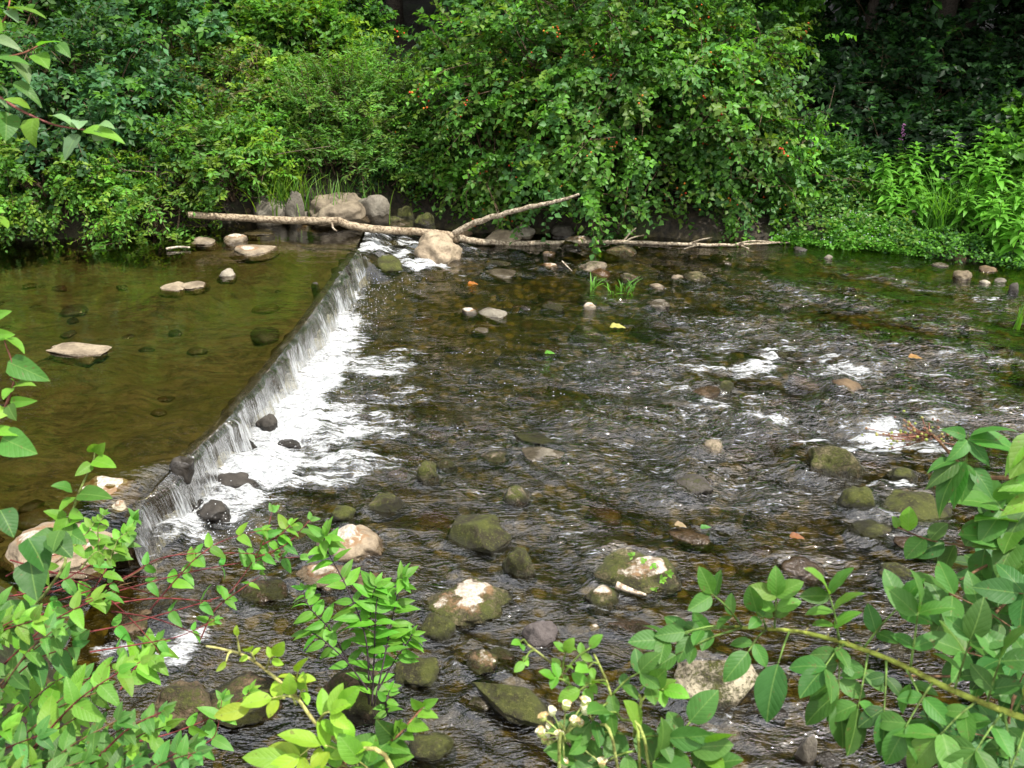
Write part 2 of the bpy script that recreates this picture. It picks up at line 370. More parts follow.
# loose stones that cover the bed, too many to count
def ico(sub):
    bm = bmesh.new(); bmesh.ops.create_icosphere(bm, subdivisions=sub, radius=1)
    v = np.array([q.co[:] for q in bm.verts]); f = np.array([[q.index for q in p.verts] for p in bm.faces]); bm.free(); return v, f
ICO = {k: ico(k) for k in (1, 2, 3, 4, 5)}
rng = np.random.default_rng(4)
b = Buf(); v0, f0 = ICO[2]; tw = []; N = 2500
for k in range(N):
    x = rng.uniform(-5.6, 6.2); y = rng.uniform(2.3, 9.6)
    z, bb, pp = land(np.array([x]), np.array([y]))
    if bb[0] < .5 or abs(x-crestx(y)) < .3: continue
    if pp[0] > .5 and rng.random() < .82: continue
    s = rng.lognormal(-2.85, .42); s = min(s, .15)
    if pp[0] > .5: s *= .9
    sc = s*np.array((1, rng.uniform(.6, .95), rng.uniform(.22, .45) if pp[0] > .5 else rng.uniform(.32, .7)))
    p = v0*(1+.35*n3(v0*1.2+k*7.3, 3))[:, None]*sc
    a = rng.uniform(0, 6.28); c, s_ = math.cos(a), math.sin(a)
    p = np.stack([p[:, 0]*c-p[:, 1]*s_, p[:, 0]*s_+p[:, 1]*c, p[:, 2]], 1)+np.array((x, y, z[0]+sc[2]*.35))
    t = np.array([(.10, .08, .04), (.15, .12, .07), (.075, .07, .03), (.13, .13, .12), (.17, .10, .05)])[rng.integers(5)]*rng.uniform(.6, 1.2)
    b.add(p, [f0], t); tw.append(np.full(len(p), .35))
cob = b.build('bed_gravel', M_ROCK); tag(cob, kind='stuff', label='brown stones and gravel covering the stream bed', cat='gravel')
for nme in ('moss', 'pale'): vattr(cob.data, nme, np.full(len(cob.data.vertices), .22 if nme == 'moss' else 0))
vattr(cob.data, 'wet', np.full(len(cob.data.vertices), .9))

# ------------------------------------------------------------------ foam, chop: read where the water breaks
FOAM = [(350, 294, 36, 14, 1.0), (332, 335, 60, 56, 1.0), (312, 375, 76, 56, 1.0), (290, 420, 96, 64, 1.05), (320, 418, 110, 70, .72), (262, 465, 110, 44, .98), (310, 465, 150, 42, .72), (226, 500, 100, 36, .85), (330, 430, 90, 46, .85),
  (368, 366, 90, 26, .75), (405, 356, 70, 10, .55), (395, 395, 80, 18, .5), (384, 425, 80, 34, .62), (380, 465, 60, 26, .5), (176, 535, 64, 40, .75), (205, 548, 50, 20, .7),
  (172, 650, 50, 46, .72), (185, 506, 70, 40, .8), (235, 470, 60, 30, .6), (112, 648, 50, 16, .75), (150, 640, 60, 16, .6), (430, 376, 70, 8, .5), (420, 440, 40, 20, .35),
  (425, 268, 60, 9, .95), (400, 262, 30, 8, .8), (368, 262, 40, 16, .85), (352, 256, 24, 20, .9), (372, 248, 46, 9, .75), (412, 250, 30, 10, .7), (345, 280, 24, 12, 1.0), (470, 254, 60, 4, .5), (405, 240, 60, 6, .5), (350, 240, 60, 5, .35), (458, 275, 40, 5, .5),
  (747, 374, 80, 14, .74), (752, 373, 26, 6, .95), (700, 372, 54, 12, .66), (690, 394, 46, 7, .55), (716, 406, 34, 7, .65), (770, 354, 26, 8, .75), (806, 350, 70, 9, .66), (930, 375, 50, 8, .55), (990, 360, 60, 8, .5), (770, 395, 50, 8, .55), (730, 345, 40, 6, .5), (690, 355, 40, 7, .5), (820, 415, 60, 10, .55), (860, 430, 40, 8, .6), (655, 372, 50, 8, .45), (690, 415, 50, 8, .5), (985, 435, 50, 10, .5), (852, 372, 66, 13, .7),
  (884, 440, 54, 26, .92), (880, 438, 26, 12, 1.1), (905, 398, 90, 8, .5), (720, 350, 60, 6, .5), (660, 385, 60, 10, .45), (640, 350, 50, 6, .4), (960, 350, 80, 8, .45), (700, 420, 60, 10, .45), (830, 430, 60, 12, .5), (760, 400, 60, 10, .5), (925, 446, 60, 14, .72), (772, 424, 52, 14, .74), (802, 442, 34, 8, .65), (846, 453, 24, 10, .75), (748, 420, 34, 10, .5), (888, 488, 56, 8, .85),
  (955, 478, 36, 18, .65), (965, 380, 120, 40, .36), (1004, 412, 60, 26, .42), (700, 350, 90, 20, .36), (660, 348, 70, 8, .36), (746, 326, 46, 7, .5), (985, 300, 36, 4, .55),
  (862, 550, 26, 8, .5), (820, 400, 200, 40, .34), (700, 330, 160, 30, .26), (660, 300, 200, 30, .22), (900, 330, 200, 40, .25), (800, 290, 200, 20, .2), (560, 300, 120, 20, .16), (835, 362, 60, 5, .6), (905, 402, 60, 8, .5),
  (620, 420, 200, 60, .16), (720, 480, 260, 60, .12), (930, 420, 70, 14, .5), (640, 370, 40, 5, .45), (600, 390, 70, 8, .3)]
FPOOL = [(300, 240, 60, 6, .3), (330, 236, 60, 4, .3)]
def patch_field(X, Y, lst, z=0):
    out = np.zeros_like(X); md = 1+.28*n2(X*5, Y*7, 44)+.2*n2(X*13, Y*17, 45)
    wx = X+.10*n2(X*3.1, Y*3.1, 40)+.04*n2(X*9, Y*9, 41); wy = Y+.12*n2(X*3.1, Y*3.1, 42)+.05*n2(X*9, Y*9, 43)
    for px, py, pw, ph, st in lst:
        c = G(px, py, z); d = Gd(px, py, z); rx = pw*d/F/2; sn = -ray(px, py)[2]/np.linalg.norm(ray(px, py)); ry = ph*d/F/2/sn
        q = ((wx-c[0])/rx)**2+((wy-c[1])/ry)**2
        out = np.maximum(out, st*np.exp(-np.maximum(q-.45, 0)*1.1))
    return out*np.where(out > .9, 1+(md-1)*.6, md)
def blobs(X, Y, lst):
    out = np.zeros_like(X)
    for px, py, pw, ph, st in lst:
        c = G(px, py); d = Gd(px, py); rx = pw*d/F/2; ry = ph*d/F/2/.5
        out += st*np.exp(-(((X-c[0])/rx)**2+((Y-c[1])/ry)**2))
    return out

# ------------------------------------------------------------------ lower stream
def stream_height(X, Y, foam):
    u = X*.94-Y*.34; v = X*.34+Y*.94
    wu = u+.12*n2(u*2.2, v*2.2, 20); wv = v+.12*n2(u*2.2, v*2.2, 21)
    rapid = blobs(X, Y, [(800, 400, 440, 140, 1.35), (700, 330, 300, 60, .55), (930, 340, 300, 60, .55), (640, 560, 700, 300, .32), (620, 440, 260, 120, .5), (820, 290, 400, 60, .5), (300, 440, 200, 120, .9), (420, 255, 140, 30, .6)])
    calm = blobs(X, Y, [(480, 320, 190, 70, .85), (430, 400, 60, 60, .3)])
    amp = np.clip(.42+rapid-.6*calm, .12, 1.9)
    def ridge(a, b, s): return 1-2*np.abs(n2(a, b, s))
    z = .024*n2(wu*2.2, wv*4.0, 22)+.0065*ridge(wu*4.5, wv*8.5, 23)+.0052*n2(wu*9, wv*17, 24)+.0015*ridge(wu*18, wv*30, 25)
    amp = amp*np.clip(1+1.0*n2(u*1.0, v*2.2, 33)+.5*n2(u*2.6, v*5.5, 34), .25, 1.9)
    z = z*amp*1.1+.03*np.clip(rapid-.3, 0, 1)*n2(wu*1.6, wv*2.8, 26)
    z = z+np.minimum(foam, 1)*(.012+.03*np.maximum(n2(X*9, Y*9, 27), -.3)+.014*n2(X*24, Y*24, 28))
    hump = blobs(X, Y, [(745, 366, 40, 8, .03), (700, 363, 40, 8, .03), (850, 364, 50, 8, .03), (880, 425, 60, 12, .06), (775, 413, 50, 10, .04), (705, 385, 60, 14, .03), (845, 395, 50, 14, .035), (925, 395, 120, 12, .03), (800, 460, 90, 26, .05), (240, 470, 60, 24, .07), (170, 540, 50, 30, .06), (175, 622, 50, 20, .07), (540, 462, 70, 22, .035), (880, 462, 60, 14, .03)])
    rif = np.where(Y > Y_END-.25, .19*.85*np.exp(-np.maximum(X-crestx(Y_END)-.05, 0)/.28)*sst(Y_END-.25, Y_END+.1, Y), 0)
    return z+hump+rif, amp
xs = np.arange(-2.45, 7.6, .022); ys = np.arange(1.6, 10.0, .022)
X, Y, Q = grid(xs, ys)
inside = np.where(Y > Y_END, X > crest_x[-1]-.02, X > crestx(Y)-.10)
foam = patch_field(X, Y, FOAM)
Z, amp = stream_height(X, Y, foam)
fleck = np.clip(blobs(X, Y, [(470, 375, 170, 60, 1.2), (440, 440, 120, 60, .9), (560, 390, 140, 40, .8), (520, 345, 120, 30, .7)]), 0, 1)
gl_, gb_, _ = land(X, Y)
keep = (inside & (gl_ < .26))[Q].any(1)
used = np.unique(Q[keep]); remap = -np.ones(len(X), int); remap[used] = np.arange(len(used))
b = Buf(); b.add(np.stack([X, Y, Z], 1)[used], [remap[Q[keep]]])
stream = b.build('stream_water', M_STREAM); tag(stream, kind='structure')
vattr(stream.data, 'foam', foam[used]); vattr(stream.data, 'chop', (amp*.8+.25)[used]); vattr(stream.data, 'fleck', fleck[used])

# ------------------------------------------------------------------ upper pool
xs = np.arange(-9.0, -.9, .045); ys = np.arange(2.2, 9.6, .045)
X, Y, Q = grid(xs, ys)
xc = np.where(Y > Y_END, crest_x[-1]-.02, crestx(Y))
X2 = np.minimum(X, xc)
near = np.clip(.5-(xc-X), 0, .5)*2
drop = np.interp(Y, [Y_BEG, G(176, 462, ZP)[1], 99], [.09, 0, 0])
Zp = ZP+.0016*n2(X*4, Y*7, 31)+.0010*n2(X*11, Y*17, 32)-.014*np.exp(-(xc-X2)/.05)-drop*np.exp(-(xc-X2)/.5)
keep = (X < xc+.045)[Q].all(1) & (X[Q].min(1) < xc[Q].max(1))
used = np.unique(Q[keep]); remap = -np.ones(len(X), int); remap[used] = np.arange(len(used))
b = Buf(); b.add(np.stack([X2, Y, Zp], 1)[used], [remap[Q[keep]]])
pool = b.build('pool_water', M_POOL); tag(pool, kind='structure'); vattr(pool.data, 'chop', (.35+.5*near+.35*sst(6.3, 7.6, Y))[used])

# ------------------------------------------------------------------ weir wall and the water going over it
cp = spline(crest, 150); cl = np.concatenate([[0], np.cumsum(np.linalg.norm(np.diff(cp, axis=0), axis=1))])
tg = unit(np.gradient(cp, axis=0)); nrm = np.stack([-tg[:, 1], tg[:, 0]], 1)       # towards the lower stream (+x)
nrm *= np.sign(nrm[:, :1])
jag = .08*n2(cl*2.3, cl*0, 50)+.05*n2(cl*7, cl*0, 51)-.06*np.exp(-((cl-.42)/.06)**2)
zc = ZP-np.interp(np.arange(150)/149, [0, .7, .8, 1], [0, 0, .02, .09])
prof = [(-.15, -.35), (-.13, -.12), (-.08, -.05), (-.03, -.03), (-.02, -.05), (-.03, -.14), (-.03, -.24), (-.02, -.34), (.0, -.46)]
b = Buf(); V = []
for k in range(len(prof)):
    o = prof[k][0]+(jag if k > 1 else 0*jag)
    V.append(np.stack([cp[:, 0]+nrm[:, 0]*o, cp[:, 1]+nrm[:, 1]*o, zc+prof[k][1]], 1))
V = np.stack(V, 1); V += .018*np.stack([n3(V*6, 52), n3(V*6, 53), .6*n3(V*6, 54)], -1)
m = len(prof); i = np.arange(149)[:, None]*m+np.arange(m-1)[None]
b.add(V.reshape(-1, 3), [np.stack([i, i+1, i+m+1, i+m], -1).reshape(-1, 4), np.arange(m)[None, :], (149*m+np.arange(m))[None, ::-1]], (.10, .085, .06))
weir = b.build('weir', M_ROCK, origin=(cp[75, 0], cp[75, 1], 0)); tag(weir, 'low dark stone weir holding back the pool', 'weir')
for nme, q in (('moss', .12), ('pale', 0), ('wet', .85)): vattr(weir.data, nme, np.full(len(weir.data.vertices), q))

NS, ND = 700, 26
cp = spline(crest[:], NS); cl = np.concatenate([[0], np.cumsum(np.linalg.norm(np.diff(cp, axis=0), axis=1))])
tg = unit(np.gradient(cp, axis=0)); nrm = np.stack([-tg[:, 1], tg[:, 0]], 1); nrm *= np.sign(nrm[:, :1])
jag = .08*n2(cl*2.3, cl*0, 50)+.05*n2(cl*7, cl*0, 51)-.06*np.exp(-((cl-.42)/.06)**2)
zc = ZP-np.interp(np.arange(NS)/(NS-1), [0, .7, .8, 1], [0, 0, .02, .09])
t = np.linspace(0, 1, ND)
S_, T_ = np.meshgrid(np.arange(NS), t, indexing='ij')
out = -.05+.065*np.minimum(T_/.15, 1)+jag[:, None]*np.minimum(T_/.1, 1)+.06*T_+(.02*n2(cl*3.1, cl*0, 55)+.012*n2(cl*9, cl*0+3, 56))[:, None]*T_*1.5
out += .012*n2(cl[S_]*16, T_*1.0, 57)*np.minimum(T_*3, 1)+.006*n2(cl[S_]*42, T_*1.5, 58)*np.minimum(T_*3, 1)
zz = zc[:, None]-.008-np.where(T_ < .15, .04*(T_/.15)**2, .04+(ZP+.03-.04)*(T_-.15)/.85)
V = np.stack([cp[:, :1]+nrm[:, :1]*out, cp[:, 1:]+nrm[:, 1:]*out, zz], -1).reshape(-1, 3)
i = np.arange(NS-1)[:, None]*ND+np.arange(ND-1)[None]
b = Buf(); b.add(V, [np.stack([i, i+1, i+ND+1, i+ND], -1).reshape(-1, 4)], uv=np.stack([cl[S_].ravel(), T_.ravel(), 0*T_.ravel()], 1))
fall = b.build('waterfall', M_FALL, origin=(cp[350, 0], cp[350, 1], 0)); tag(fall, 'thin white sheet of water falling over the weir', 'waterfall', kind='structure')

# flying drops along the foot of the fall
b = Buf(); v0, f0 = ICO[1]; rng = np.random.default_rng(9)
for k in range(900):
    q = rng.uniform(0, .93)*(NS-1); q = int(q); o = .1+abs(rng.normal(0, .22))
    p = np.array((cp[q, 0]+nrm[q, 0]*o, cp[q, 1]+nrm[q, 1]*o, .01+abs(rng.normal(0, .03))*math.exp(-o*1.5)))
    s = rng.uniform(.0014, .0032); b.add(v0*s*np.array((1, 1, rng.uniform(.8, 1.5)))+p, [f0], (.9, .92, .95))
sp_ = b.build('splash_drops', M_DROP); tag(sp_, 'white splash drops along the foot of the weir', 'splash', kind='stuff')

# ------------------------------------------------------------------ stones
TINT = dict(grey=(.24, .225, .19), tan=(.30, .255, .19), pink=(.37, .31, .23), dark=(.075, .068, .06), brown=(.15, .105, .06), olive=(.16, .14, .075), light=(.48, .45, .36), purple=(.17, .15, .155), white=(.72, .68, .6))
ROCKS = []
def rock(px, py, w_, h_, tint, label, moss=0., pale=0., z=0., ang=.0, long=.85, yaw=None, tilt=(0, 0), wet=1.0, name='river_stone', cat='stone', group='stones in the stream', seed=None, flat=None, lift=0, sharp=None):
    """a stone whose waterline outline is w_ x h_ pixels round (px, py), sitting in water of level z"""
    k = len(ROCKS); seed = seed if seed is not None else k*13+5; rg = np.random.default_rng(seed)
    d = Gd(px, py, z); a = w_*d/F/2*1.1; sn = -ray(px, py)[2]/np.linalg.norm(ray(px, py)); cs = math.sqrt(1-sn*sn)
    bb = a*long; ang0 = ang; H = h_*d/F
    while bb*sn*1.9 > H and bb > a*.3: bb *= .93
    rest = max(H-bb*sn, .15*H); c2 = rest**2-(bb*sn)**2
    c = math.sqrt(max(c2, 0))/cs; c = max(c, .12*a, .25*H)
    if group == 'stones in the stream' and w_ < 26: c *= .72
    if flat: c = flat*a
    base = G(px, py+h_/2-bb*sn*F/d, z)
    sub = 5 if w_ > 44 else 4 if w_ > 16 else 3
    v, f = ICO[sub]
    r = 1+.32*n3(v*1.1+seed*3.7, 1)+.17*n3(v*2.4+seed*1.7, 2)+.05*n3(v*5.5+seed, 3)+.028*n3(v*13+seed, 4)+.012*n3(v*28+seed, 6)
    p = v*r[:, None]
    ang = ang+.12
    for q in range(int(3+ang*9)):
        nn = unit(rg.normal(size=3)*np.array((1, 1, .7))); o = rg.uniform(.62, .92)-.12*ang
        dd = p@nn-o; p = p-np.maximum(dd, 0)[:, None]*nn*(.55+.4*min(ang*1.5, 1))
    p = p-np.array((0, 0, 0)); ext = np.abs(p).max(0); p = p/np.array((max(p[:, 0].max(), -p[:, 0].min()), max(p[:, 1].max(), -p[:, 1].min()), p[:, 2].max()))
    p = p*np.array((a, bb, c))
    if yaw is not None or True:
        yw = R(yaw) if yaw is not None else rg.uniform(-.3, .3)
        M = np.array(Euler((R(tilt[0]), R(tilt[1]), yw)).to_matrix()); p = p@M.T
    p[:, 2] = np.where(p[:, 2] < 0, p[:, 2]*max(.8, min(4, .10/max(c, .02))), p[:, 2]) + lift
    fl_ = 1+.6*np.clip(-p[:, 2]/.10, 0, 1)*min(1, .05/max(c, .01)); p[:, 0] *= fl_; p[:, 1] *= fl_
    bf = Buf(); tn = np.array(TINT[tint] if isinstance(tint, str) else tint)*(.6 if 'below the weir' in group else 1)*rg.uniform(.7, .95)*(.78 if group == 'boulders on the far bank' else .78 if group == 'stones in the stream' else 1)
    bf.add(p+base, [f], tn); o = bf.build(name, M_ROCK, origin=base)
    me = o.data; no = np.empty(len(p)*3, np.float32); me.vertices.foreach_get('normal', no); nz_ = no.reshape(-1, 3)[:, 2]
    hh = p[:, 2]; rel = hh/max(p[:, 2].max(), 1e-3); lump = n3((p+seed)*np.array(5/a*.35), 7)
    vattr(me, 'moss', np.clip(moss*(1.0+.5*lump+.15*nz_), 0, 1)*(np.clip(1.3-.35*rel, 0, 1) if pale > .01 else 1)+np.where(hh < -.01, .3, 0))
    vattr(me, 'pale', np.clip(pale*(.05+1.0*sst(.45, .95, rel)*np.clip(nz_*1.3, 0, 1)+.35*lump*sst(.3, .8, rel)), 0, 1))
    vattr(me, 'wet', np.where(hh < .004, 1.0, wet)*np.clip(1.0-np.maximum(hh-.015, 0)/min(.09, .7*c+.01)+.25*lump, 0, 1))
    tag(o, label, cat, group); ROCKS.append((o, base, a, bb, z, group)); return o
P_ = ZP; gp = 'stones in the pool'; gb = 'boulders on the far bank'
rock(80, 350, 60, 13, 'tan', 'long flat pale stone alone in the pool, leftmost of all pool stones', z=P_, flat=.13, wet=.35, group=gp)
rock(175, 287, 26, 9, 'tan', 'small flat pool stone touching a slightly longer flat stone on its right', z=P_, flat=.2, wet=.4, group=gp)
rock(193, 285, 26, 9, 'tan', 'flat oval pool stone whose left end touches a smaller flat stone', z=P_, flat=.22, wet=.4, group=gp)
rock(227, 273, 16, 9, 'grey', 'small round grey stone alone in the middle of the pool', z=P_, wet=.4, group=gp)
rock(204, 241, 24, 8, 'tan', 'flat tan stone in the pool just below the thick end of the log', z=P_, wet=.5, group=gp)
rock(235, 239, 23, 11, 'tan', 'white topped stone in the pool between a flat tan stone and a slanted slab', pale=.8, z=P_, wet=.6, group=gp)
rock(254, 249, 42, 14, 'tan', 'long slanted pale slab at the far side of the pool, its right end raised', pale=.55, z=P_, ang=.5, yaw=18, wet=.5, group=gp)
rock(258, 233, 30, 6, 'olive', 'thin flat wet stone in the pool behind the white topped stone', z=P_, flat=.12, group=gp)
rock(313, 228, 32, 10, 'tan', 'pale flat stone lying in water under the thick part of the log', pale=.55, moss=.3, z=P_-.04, group=gp)
rock(272, 208, 44, 26, 'grey', 'grey boulder behind the log leaning on an upright pointed slab', z=P_+.05, ang=-.1, wet=0, long=1.1, name='boulder', cat='boulder', group=gb)
rock(297, 206, 18, 28, 'grey', 'upright pointed grey slab beside the grey boulder behind the log', z=P_+.05, ang=.6, wet=0, long=.7, name='boulder', cat='boulder', group=gb)
rock(338, 209, 62, 27, 'tan', 'widest flat topped boulder behind the log, speckled grey and tan', z=P_+.06, ang=.05, wet=.2, long=.8, name='boulder', cat='boulder', group=gb)
rock(376, 205, 33, 24, 'grey', 'tilted square grey block right of the widest flat topped boulder', z=P_+.05, ang=.3, yaw=25, tilt=(0, -14), wet=0, name='boulder', cat='boulder', group=gb)
rock(245, 211, 18, 11, 'brown', 'small brown stone on the bank behind the thick end of the log', z=P_+.03, wet=0, group=gb)
rock(304, 214, 11, 9, 'grey', 'small grey stone wedged between two big grey boulders behind the log', z=P_+.03, wet=.2, group=gb)
rock(394, 220, 42, 14, 'tan', 'low tan mossy stone behind the log, right of the widest boulder', moss=.5, z=P_-.1, group=gb)
rock(406, 212, 16, 12, 'olive', 'mossy stone on the bank above the low tan stone behind the log', moss=.7, z=P_-.05, wet=.3, group=gb)
rock(425, 219, 20, 13, 'dark', 'dark mossy stone under the left edge of the berry bush', moss=.6, z=P_-.1, wet=.4, group=gb)
# head of the weir
rock(437, 250, 52, 34, 'pink', 'large rounded pinkish boulder in front of the log, mossy on its left', moss=.28, pale=.1, z=0, wet=.5, long=.9, ang=-.3, name='boulder', cat='boulder', group='boulders in the stream', seed=77)
rock(386, 269, 33, 17, 'olive', 'flat topped yellow green mossy stone left of the large pinkish boulder', moss=.8, ang=.3, wet=.5, lift=.05)
rock(358, 275, 20, 9, 'olive', 'small mossy stone in the white water left of the flat topped mossy stone', moss=.7, lift=.05)
rock(359, 259, 20, 14, 'olive', 'mossy wet stone at the far end of the weir crest', moss=.6, z=.12)
rock(341, 274, 8, 12, 'dark', 'dark upright stone splitting the falling sheet near the far end of the weir', z=.16, long=.6, ang=.4)
rock(365, 244, 18, 8, 'dark', 'low dark stone in the riffle just above the far end of the weir', moss=.4, z=.14)
rock(397, 247, 18, 7, 'olive', 'flat yellowish mossy stone in the riffle between the log and the mossy stone', moss=.6, z=.06)
rock(381, 249, 12, 6, 'dark', 'smallest dark stone in the riffle below the log', moss=.3, z=.1)
rock(414, 256, 10, 5, 'dark', 'small dark wet stone left of the pinkish boulder', moss=.3, z=.03)
rock(318, 291, 10, 20, 'dark', 'dark wet stone in a notch of the weir crest where the sheet of water splits', z=.13, long=.6, ang=.4, lift=.03)
rock(182, 462, 22, 16, 'dark', 'smooth dark capstone at the near end of the weir crest, glazed with water', z=.25, ang=.2)
rock(262, 392, 10, 14, 'dark', 'narrow dark stone jutting from the falling sheet above the rounded foam stone', z=.12, long=.6)
# under the log
ul = 'stones under the log'
rock(504, 236, 36, 13, 'tan', 'rounded tan stone half hidden behind the log, right of the fork', z=.03, wet=.3, group=ul)
rock(522, 231, 24, 13, 'grey', 'grey stone behind the rounded tan stone under the berry bush', z=.05, wet=.3, group=ul)
rock(562, 231, 24, 12, 'dark', 'dark grey stone in the shade behind the middle of the log', z=.05, wet=.3, group=ul)
rock(576, 240, 26, 11, 'tan', 'pale topped stone touching the middle of the log', pale=.6, z=.0, wet=.6, group=ul)
rock(463, 233, 18, 8, 'brown', 'brown stone in the fork of the log', z=.03, wet=.3, group=ul)
rock(477, 249, 26, 8, 'dark', 'dark wet stone just in front of the log, right of the pinkish boulder', moss=.3, group=ul)
rock(621, 251, 34, 13, 'brown', 'wide dark mossy stone below the small twigs of the log', moss=.5, group=ul)
rock(570, 248, 20, 8, 'dark', 'dark stone under the log below the pale topped stone', moss=.2, group=ul)
rock(548, 254, 14, 7, 'brown', 'little brown stone in front of the log, left of its middle', moss=.2, group=ul)
# middle of the stream, far half
rock(497, 265, 26, 8, 'olive', 'flat greenish stone behind a wider wet slab in the far stream', moss=.5)
rock(500, 273, 30, 10, 'grey', 'wide flat wet slab in front of a flat greenish stone', moss=.25)
rock(486, 272, 9, 7, 'olive', 'small mossy stone at the left end of the wide flat wet slab', moss=.5)
rock(549, 266, 20, 9, 'brown', 'two toned stone with a pale right half in the far stream', pale=.6, wet=.7)
rock(530, 273, 16, 5, 'dark', 'flat dark stone just left of and below the two toned stone', moss=.1)
rock(560, 265, 16, 7, 'dark', 'dark stone touching the right side of the two toned stone', moss=.3)
rock(594, 267, 30, 13, 'tan', 'tan stone with a peaked top behind the grass tuft', moss=.35, ang=.4, wet=.6)
rock(628, 276, 18, 8, 'tan', 'yellowish stone just behind the right half of the grass tuft', moss=.45, wet=.8)
rock(657, 286, 15, 9, 'tan', 'round tan stone right of the grass tuft', wet=.7)
rock(677, 277, 12, 8, 'tan', 'small tan stone at the left end of a long olive stone', wet=.6)
rock(696, 278, 28, 12, 'olive', 'long olive stone with a small tan stone at its left end', moss=.4)
rock(470, 311, 15, 10, 'grey', 'small pointed stone with a white tip', pale=.85, ang=.5, wet=.7, seed=310)
rock(493, 312, 25, 14, 'grey', 'grey triangular stone next to the small white tipped stone', moss=.25, ang=.7, wet=.4)
rock(552, 307, 22, 9, 'olive', 'low mossy stone midway between the triangular stone and the white stone', moss=.55)
rock(525, 308, 11, 7, 'dark', 'small dark stone left of the low mossy stone', moss=.2)
rock(589, 306, 13, 10, 'light', 'small white stone below the left end of the grass tuft', pale=.7, wet=.7)
rock(480, 330, 16, 6, 'grey', 'thin flat grey stone just below the triangular stone', wet=.9)
rock(659, 303, 24, 13, 'grey', 'dull grey stone in broken water below the round tan stone', moss=.2)
rock(728, 263, 8, 5, 'grey', 'small grey pebble in the far stream below the tip of the log')
rock(785, 305, 14, 6, 'grey', 'flat grey stone in the far right stream, alone in dark water', moss=.2)
# right bank edge
rb = 'stones along the right bank'
rock(961, 258, 13, 8, 'brown', 'small rounded stone tucked under the leafy right bank', wet=.3, group=rb)
rock(963, 275, 19, 11, (.2, .165, .11), 'largest tan stone in the water by the right bank', moss=.3, wet=.5, group=rb)
rock(985, 282, 10, 5, (.34, .32, .27), 'small whitish stone right of the largest tan bank stone', wet=.4, group=rb)
rock(1000, 280, 12, 5, (.15, .14, .12), 'small grey stone, right neighbour of the whitish bank stone', wet=.4, group=rb)
rock(940, 265, 15, 5, 'grey', 'flat grey stone left of the largest tan bank stone', wet=.6, group=rb)
rock(988, 269, 20, 7, 'brown', 'flat brown stone at the foot of the tall herbs', wet=.4, group=rb)
rock(828, 257, 8, 5, 'grey', 'pebble in the water off the forget-me-not patch', wet=.5, group=rb)
rock(1013, 288, 10, 11, 'dark', 'dark upright stone at the right picture edge', wet=.6, group=rb)
rock(800, 249, 14, 5, 'dark', 'dark flat stone at the tip of the log', wet=.5, group=rb)
# in and below the fall
wf = 'wet stones below the weir'
rock(268, 424, 20, 20, 'dark', 'dark rounded stone poking out of the foam halfway along the weir', wet=1, group=wf, lift=.0)
rock(236, 449, 44, 28, 'dark', 'dark wet slab under the falling water near the left end of the weir', wet=1, ang=.4, group=wf, lift=-.01)
rock(238, 482, 42, 24, 'dark', 'low dark stone with water streaming over it below the wet slab', wet=1, moss=.2, group=wf)
rock(180, 502, 52, 30, 'dark', 'dark lumpy rock at the near end of the fall', wet=1, moss=.2, group=wf, lift=-.01)
rock(215, 512, 34, 22, 'dark', 'dark wet rock right of the lumpy rock at the near end of the fall', wet=1, moss=.2, group=wf)
rock(287, 443, 26, 9, 'dark', 'thin dark stone showing through the foam right of the wet slab', wet=1, group=wf)
rock(297, 466, 18, 8, 'dark', 'small dark stone showing through the foam in mid fall', wet=1, group=wf)
rock(363, 457, 22, 12, 'dark', 'dark stone at the outer edge of the foam', wet=1, moss=.2, group=wf)
# mid stream
rock(427, 469, 24, 28, 'olive', 'tall narrow mossy stone at the right edge of the foam', moss=.55, long=.8, wet=.7)
rock(446, 463, 18, 12, 'olive', 'low mossy stone just right of the tall narrow mossy stone', moss=.5)
rock(494, 456, 31, 14, 'tan', 'rounded tan and moss stone left of the jagged wet slab', moss=.5, wet=.6)
rock(537, 440, 48, 12, 'olive', 'long mossy ridge stone just behind the jagged wet slab', moss=.6, ang=.4, yaw=-18)
rock(540, 458, 50, 24, 'grey', 'jagged wet grey slab in front of the long mossy ridge', moss=.2, ang=.7, wet=1.0, yaw=14)
rock(515, 494, 31, 23, 'tan', 'square mossy block below the rounded tan stone', moss=.55, ang=.5, wet=.7)
rock(388, 504, 40, 26, 'olive', 'slanted mossy slab above the big pale topped boulder', moss=.6, ang=.4, yaw=30)
rock(343, 512, 24, 19, 'olive', 'small dark mossy stone behind the big pale topped boulder', moss=.7, wet=.6)
rock(474, 532, 64, 34, 'olive', 'long mossy slab with a broken pale right end', moss=.62, ang=.5, yaw=-28, long=.6, wet=.55)
rock(520, 564, 32, 32, 'olive', 'tapered mossy stone below the broken end of the long slab', moss=.6, wet=.7)
rock(352, 543, 64, 44, 'pink', 'big boulder with a wide white top and rusty sides, nearest the foam', pale=.85, moss=.12, wet=.7, name='boulder', cat='boulder', group='boulders in the stream', seed=31)
rock(322, 575, 54, 26, 'pink', 'pale topped boulder half hidden behind the tall green seedling', pale=.75, moss=.3, wet=.8, name='boulder', cat='boulder', group='boulders in the stream')
rock(371, 585, 42, 26, 'brown', 'brown wet stone just right of the tall green seedling', moss=.4, wet=.8)
rock(262, 592, 48, 26, 'brown', 'dark brown mossy stone left of the tall green seedling', moss=.5, wet=.9)
rock(470, 604, 86, 48, 'olive', 'big rounded mossy boulder with a bright white patch on top', pale=.70, moss=.5, wet=.5, ang=-.25, name='boulder', cat='boulder', group='boulders in the stream', seed=58)
rock(437, 628, 36, 30, 'olive', 'round mossy stone touching the lower left of the white patched boulder', moss=.65, wet=.7)
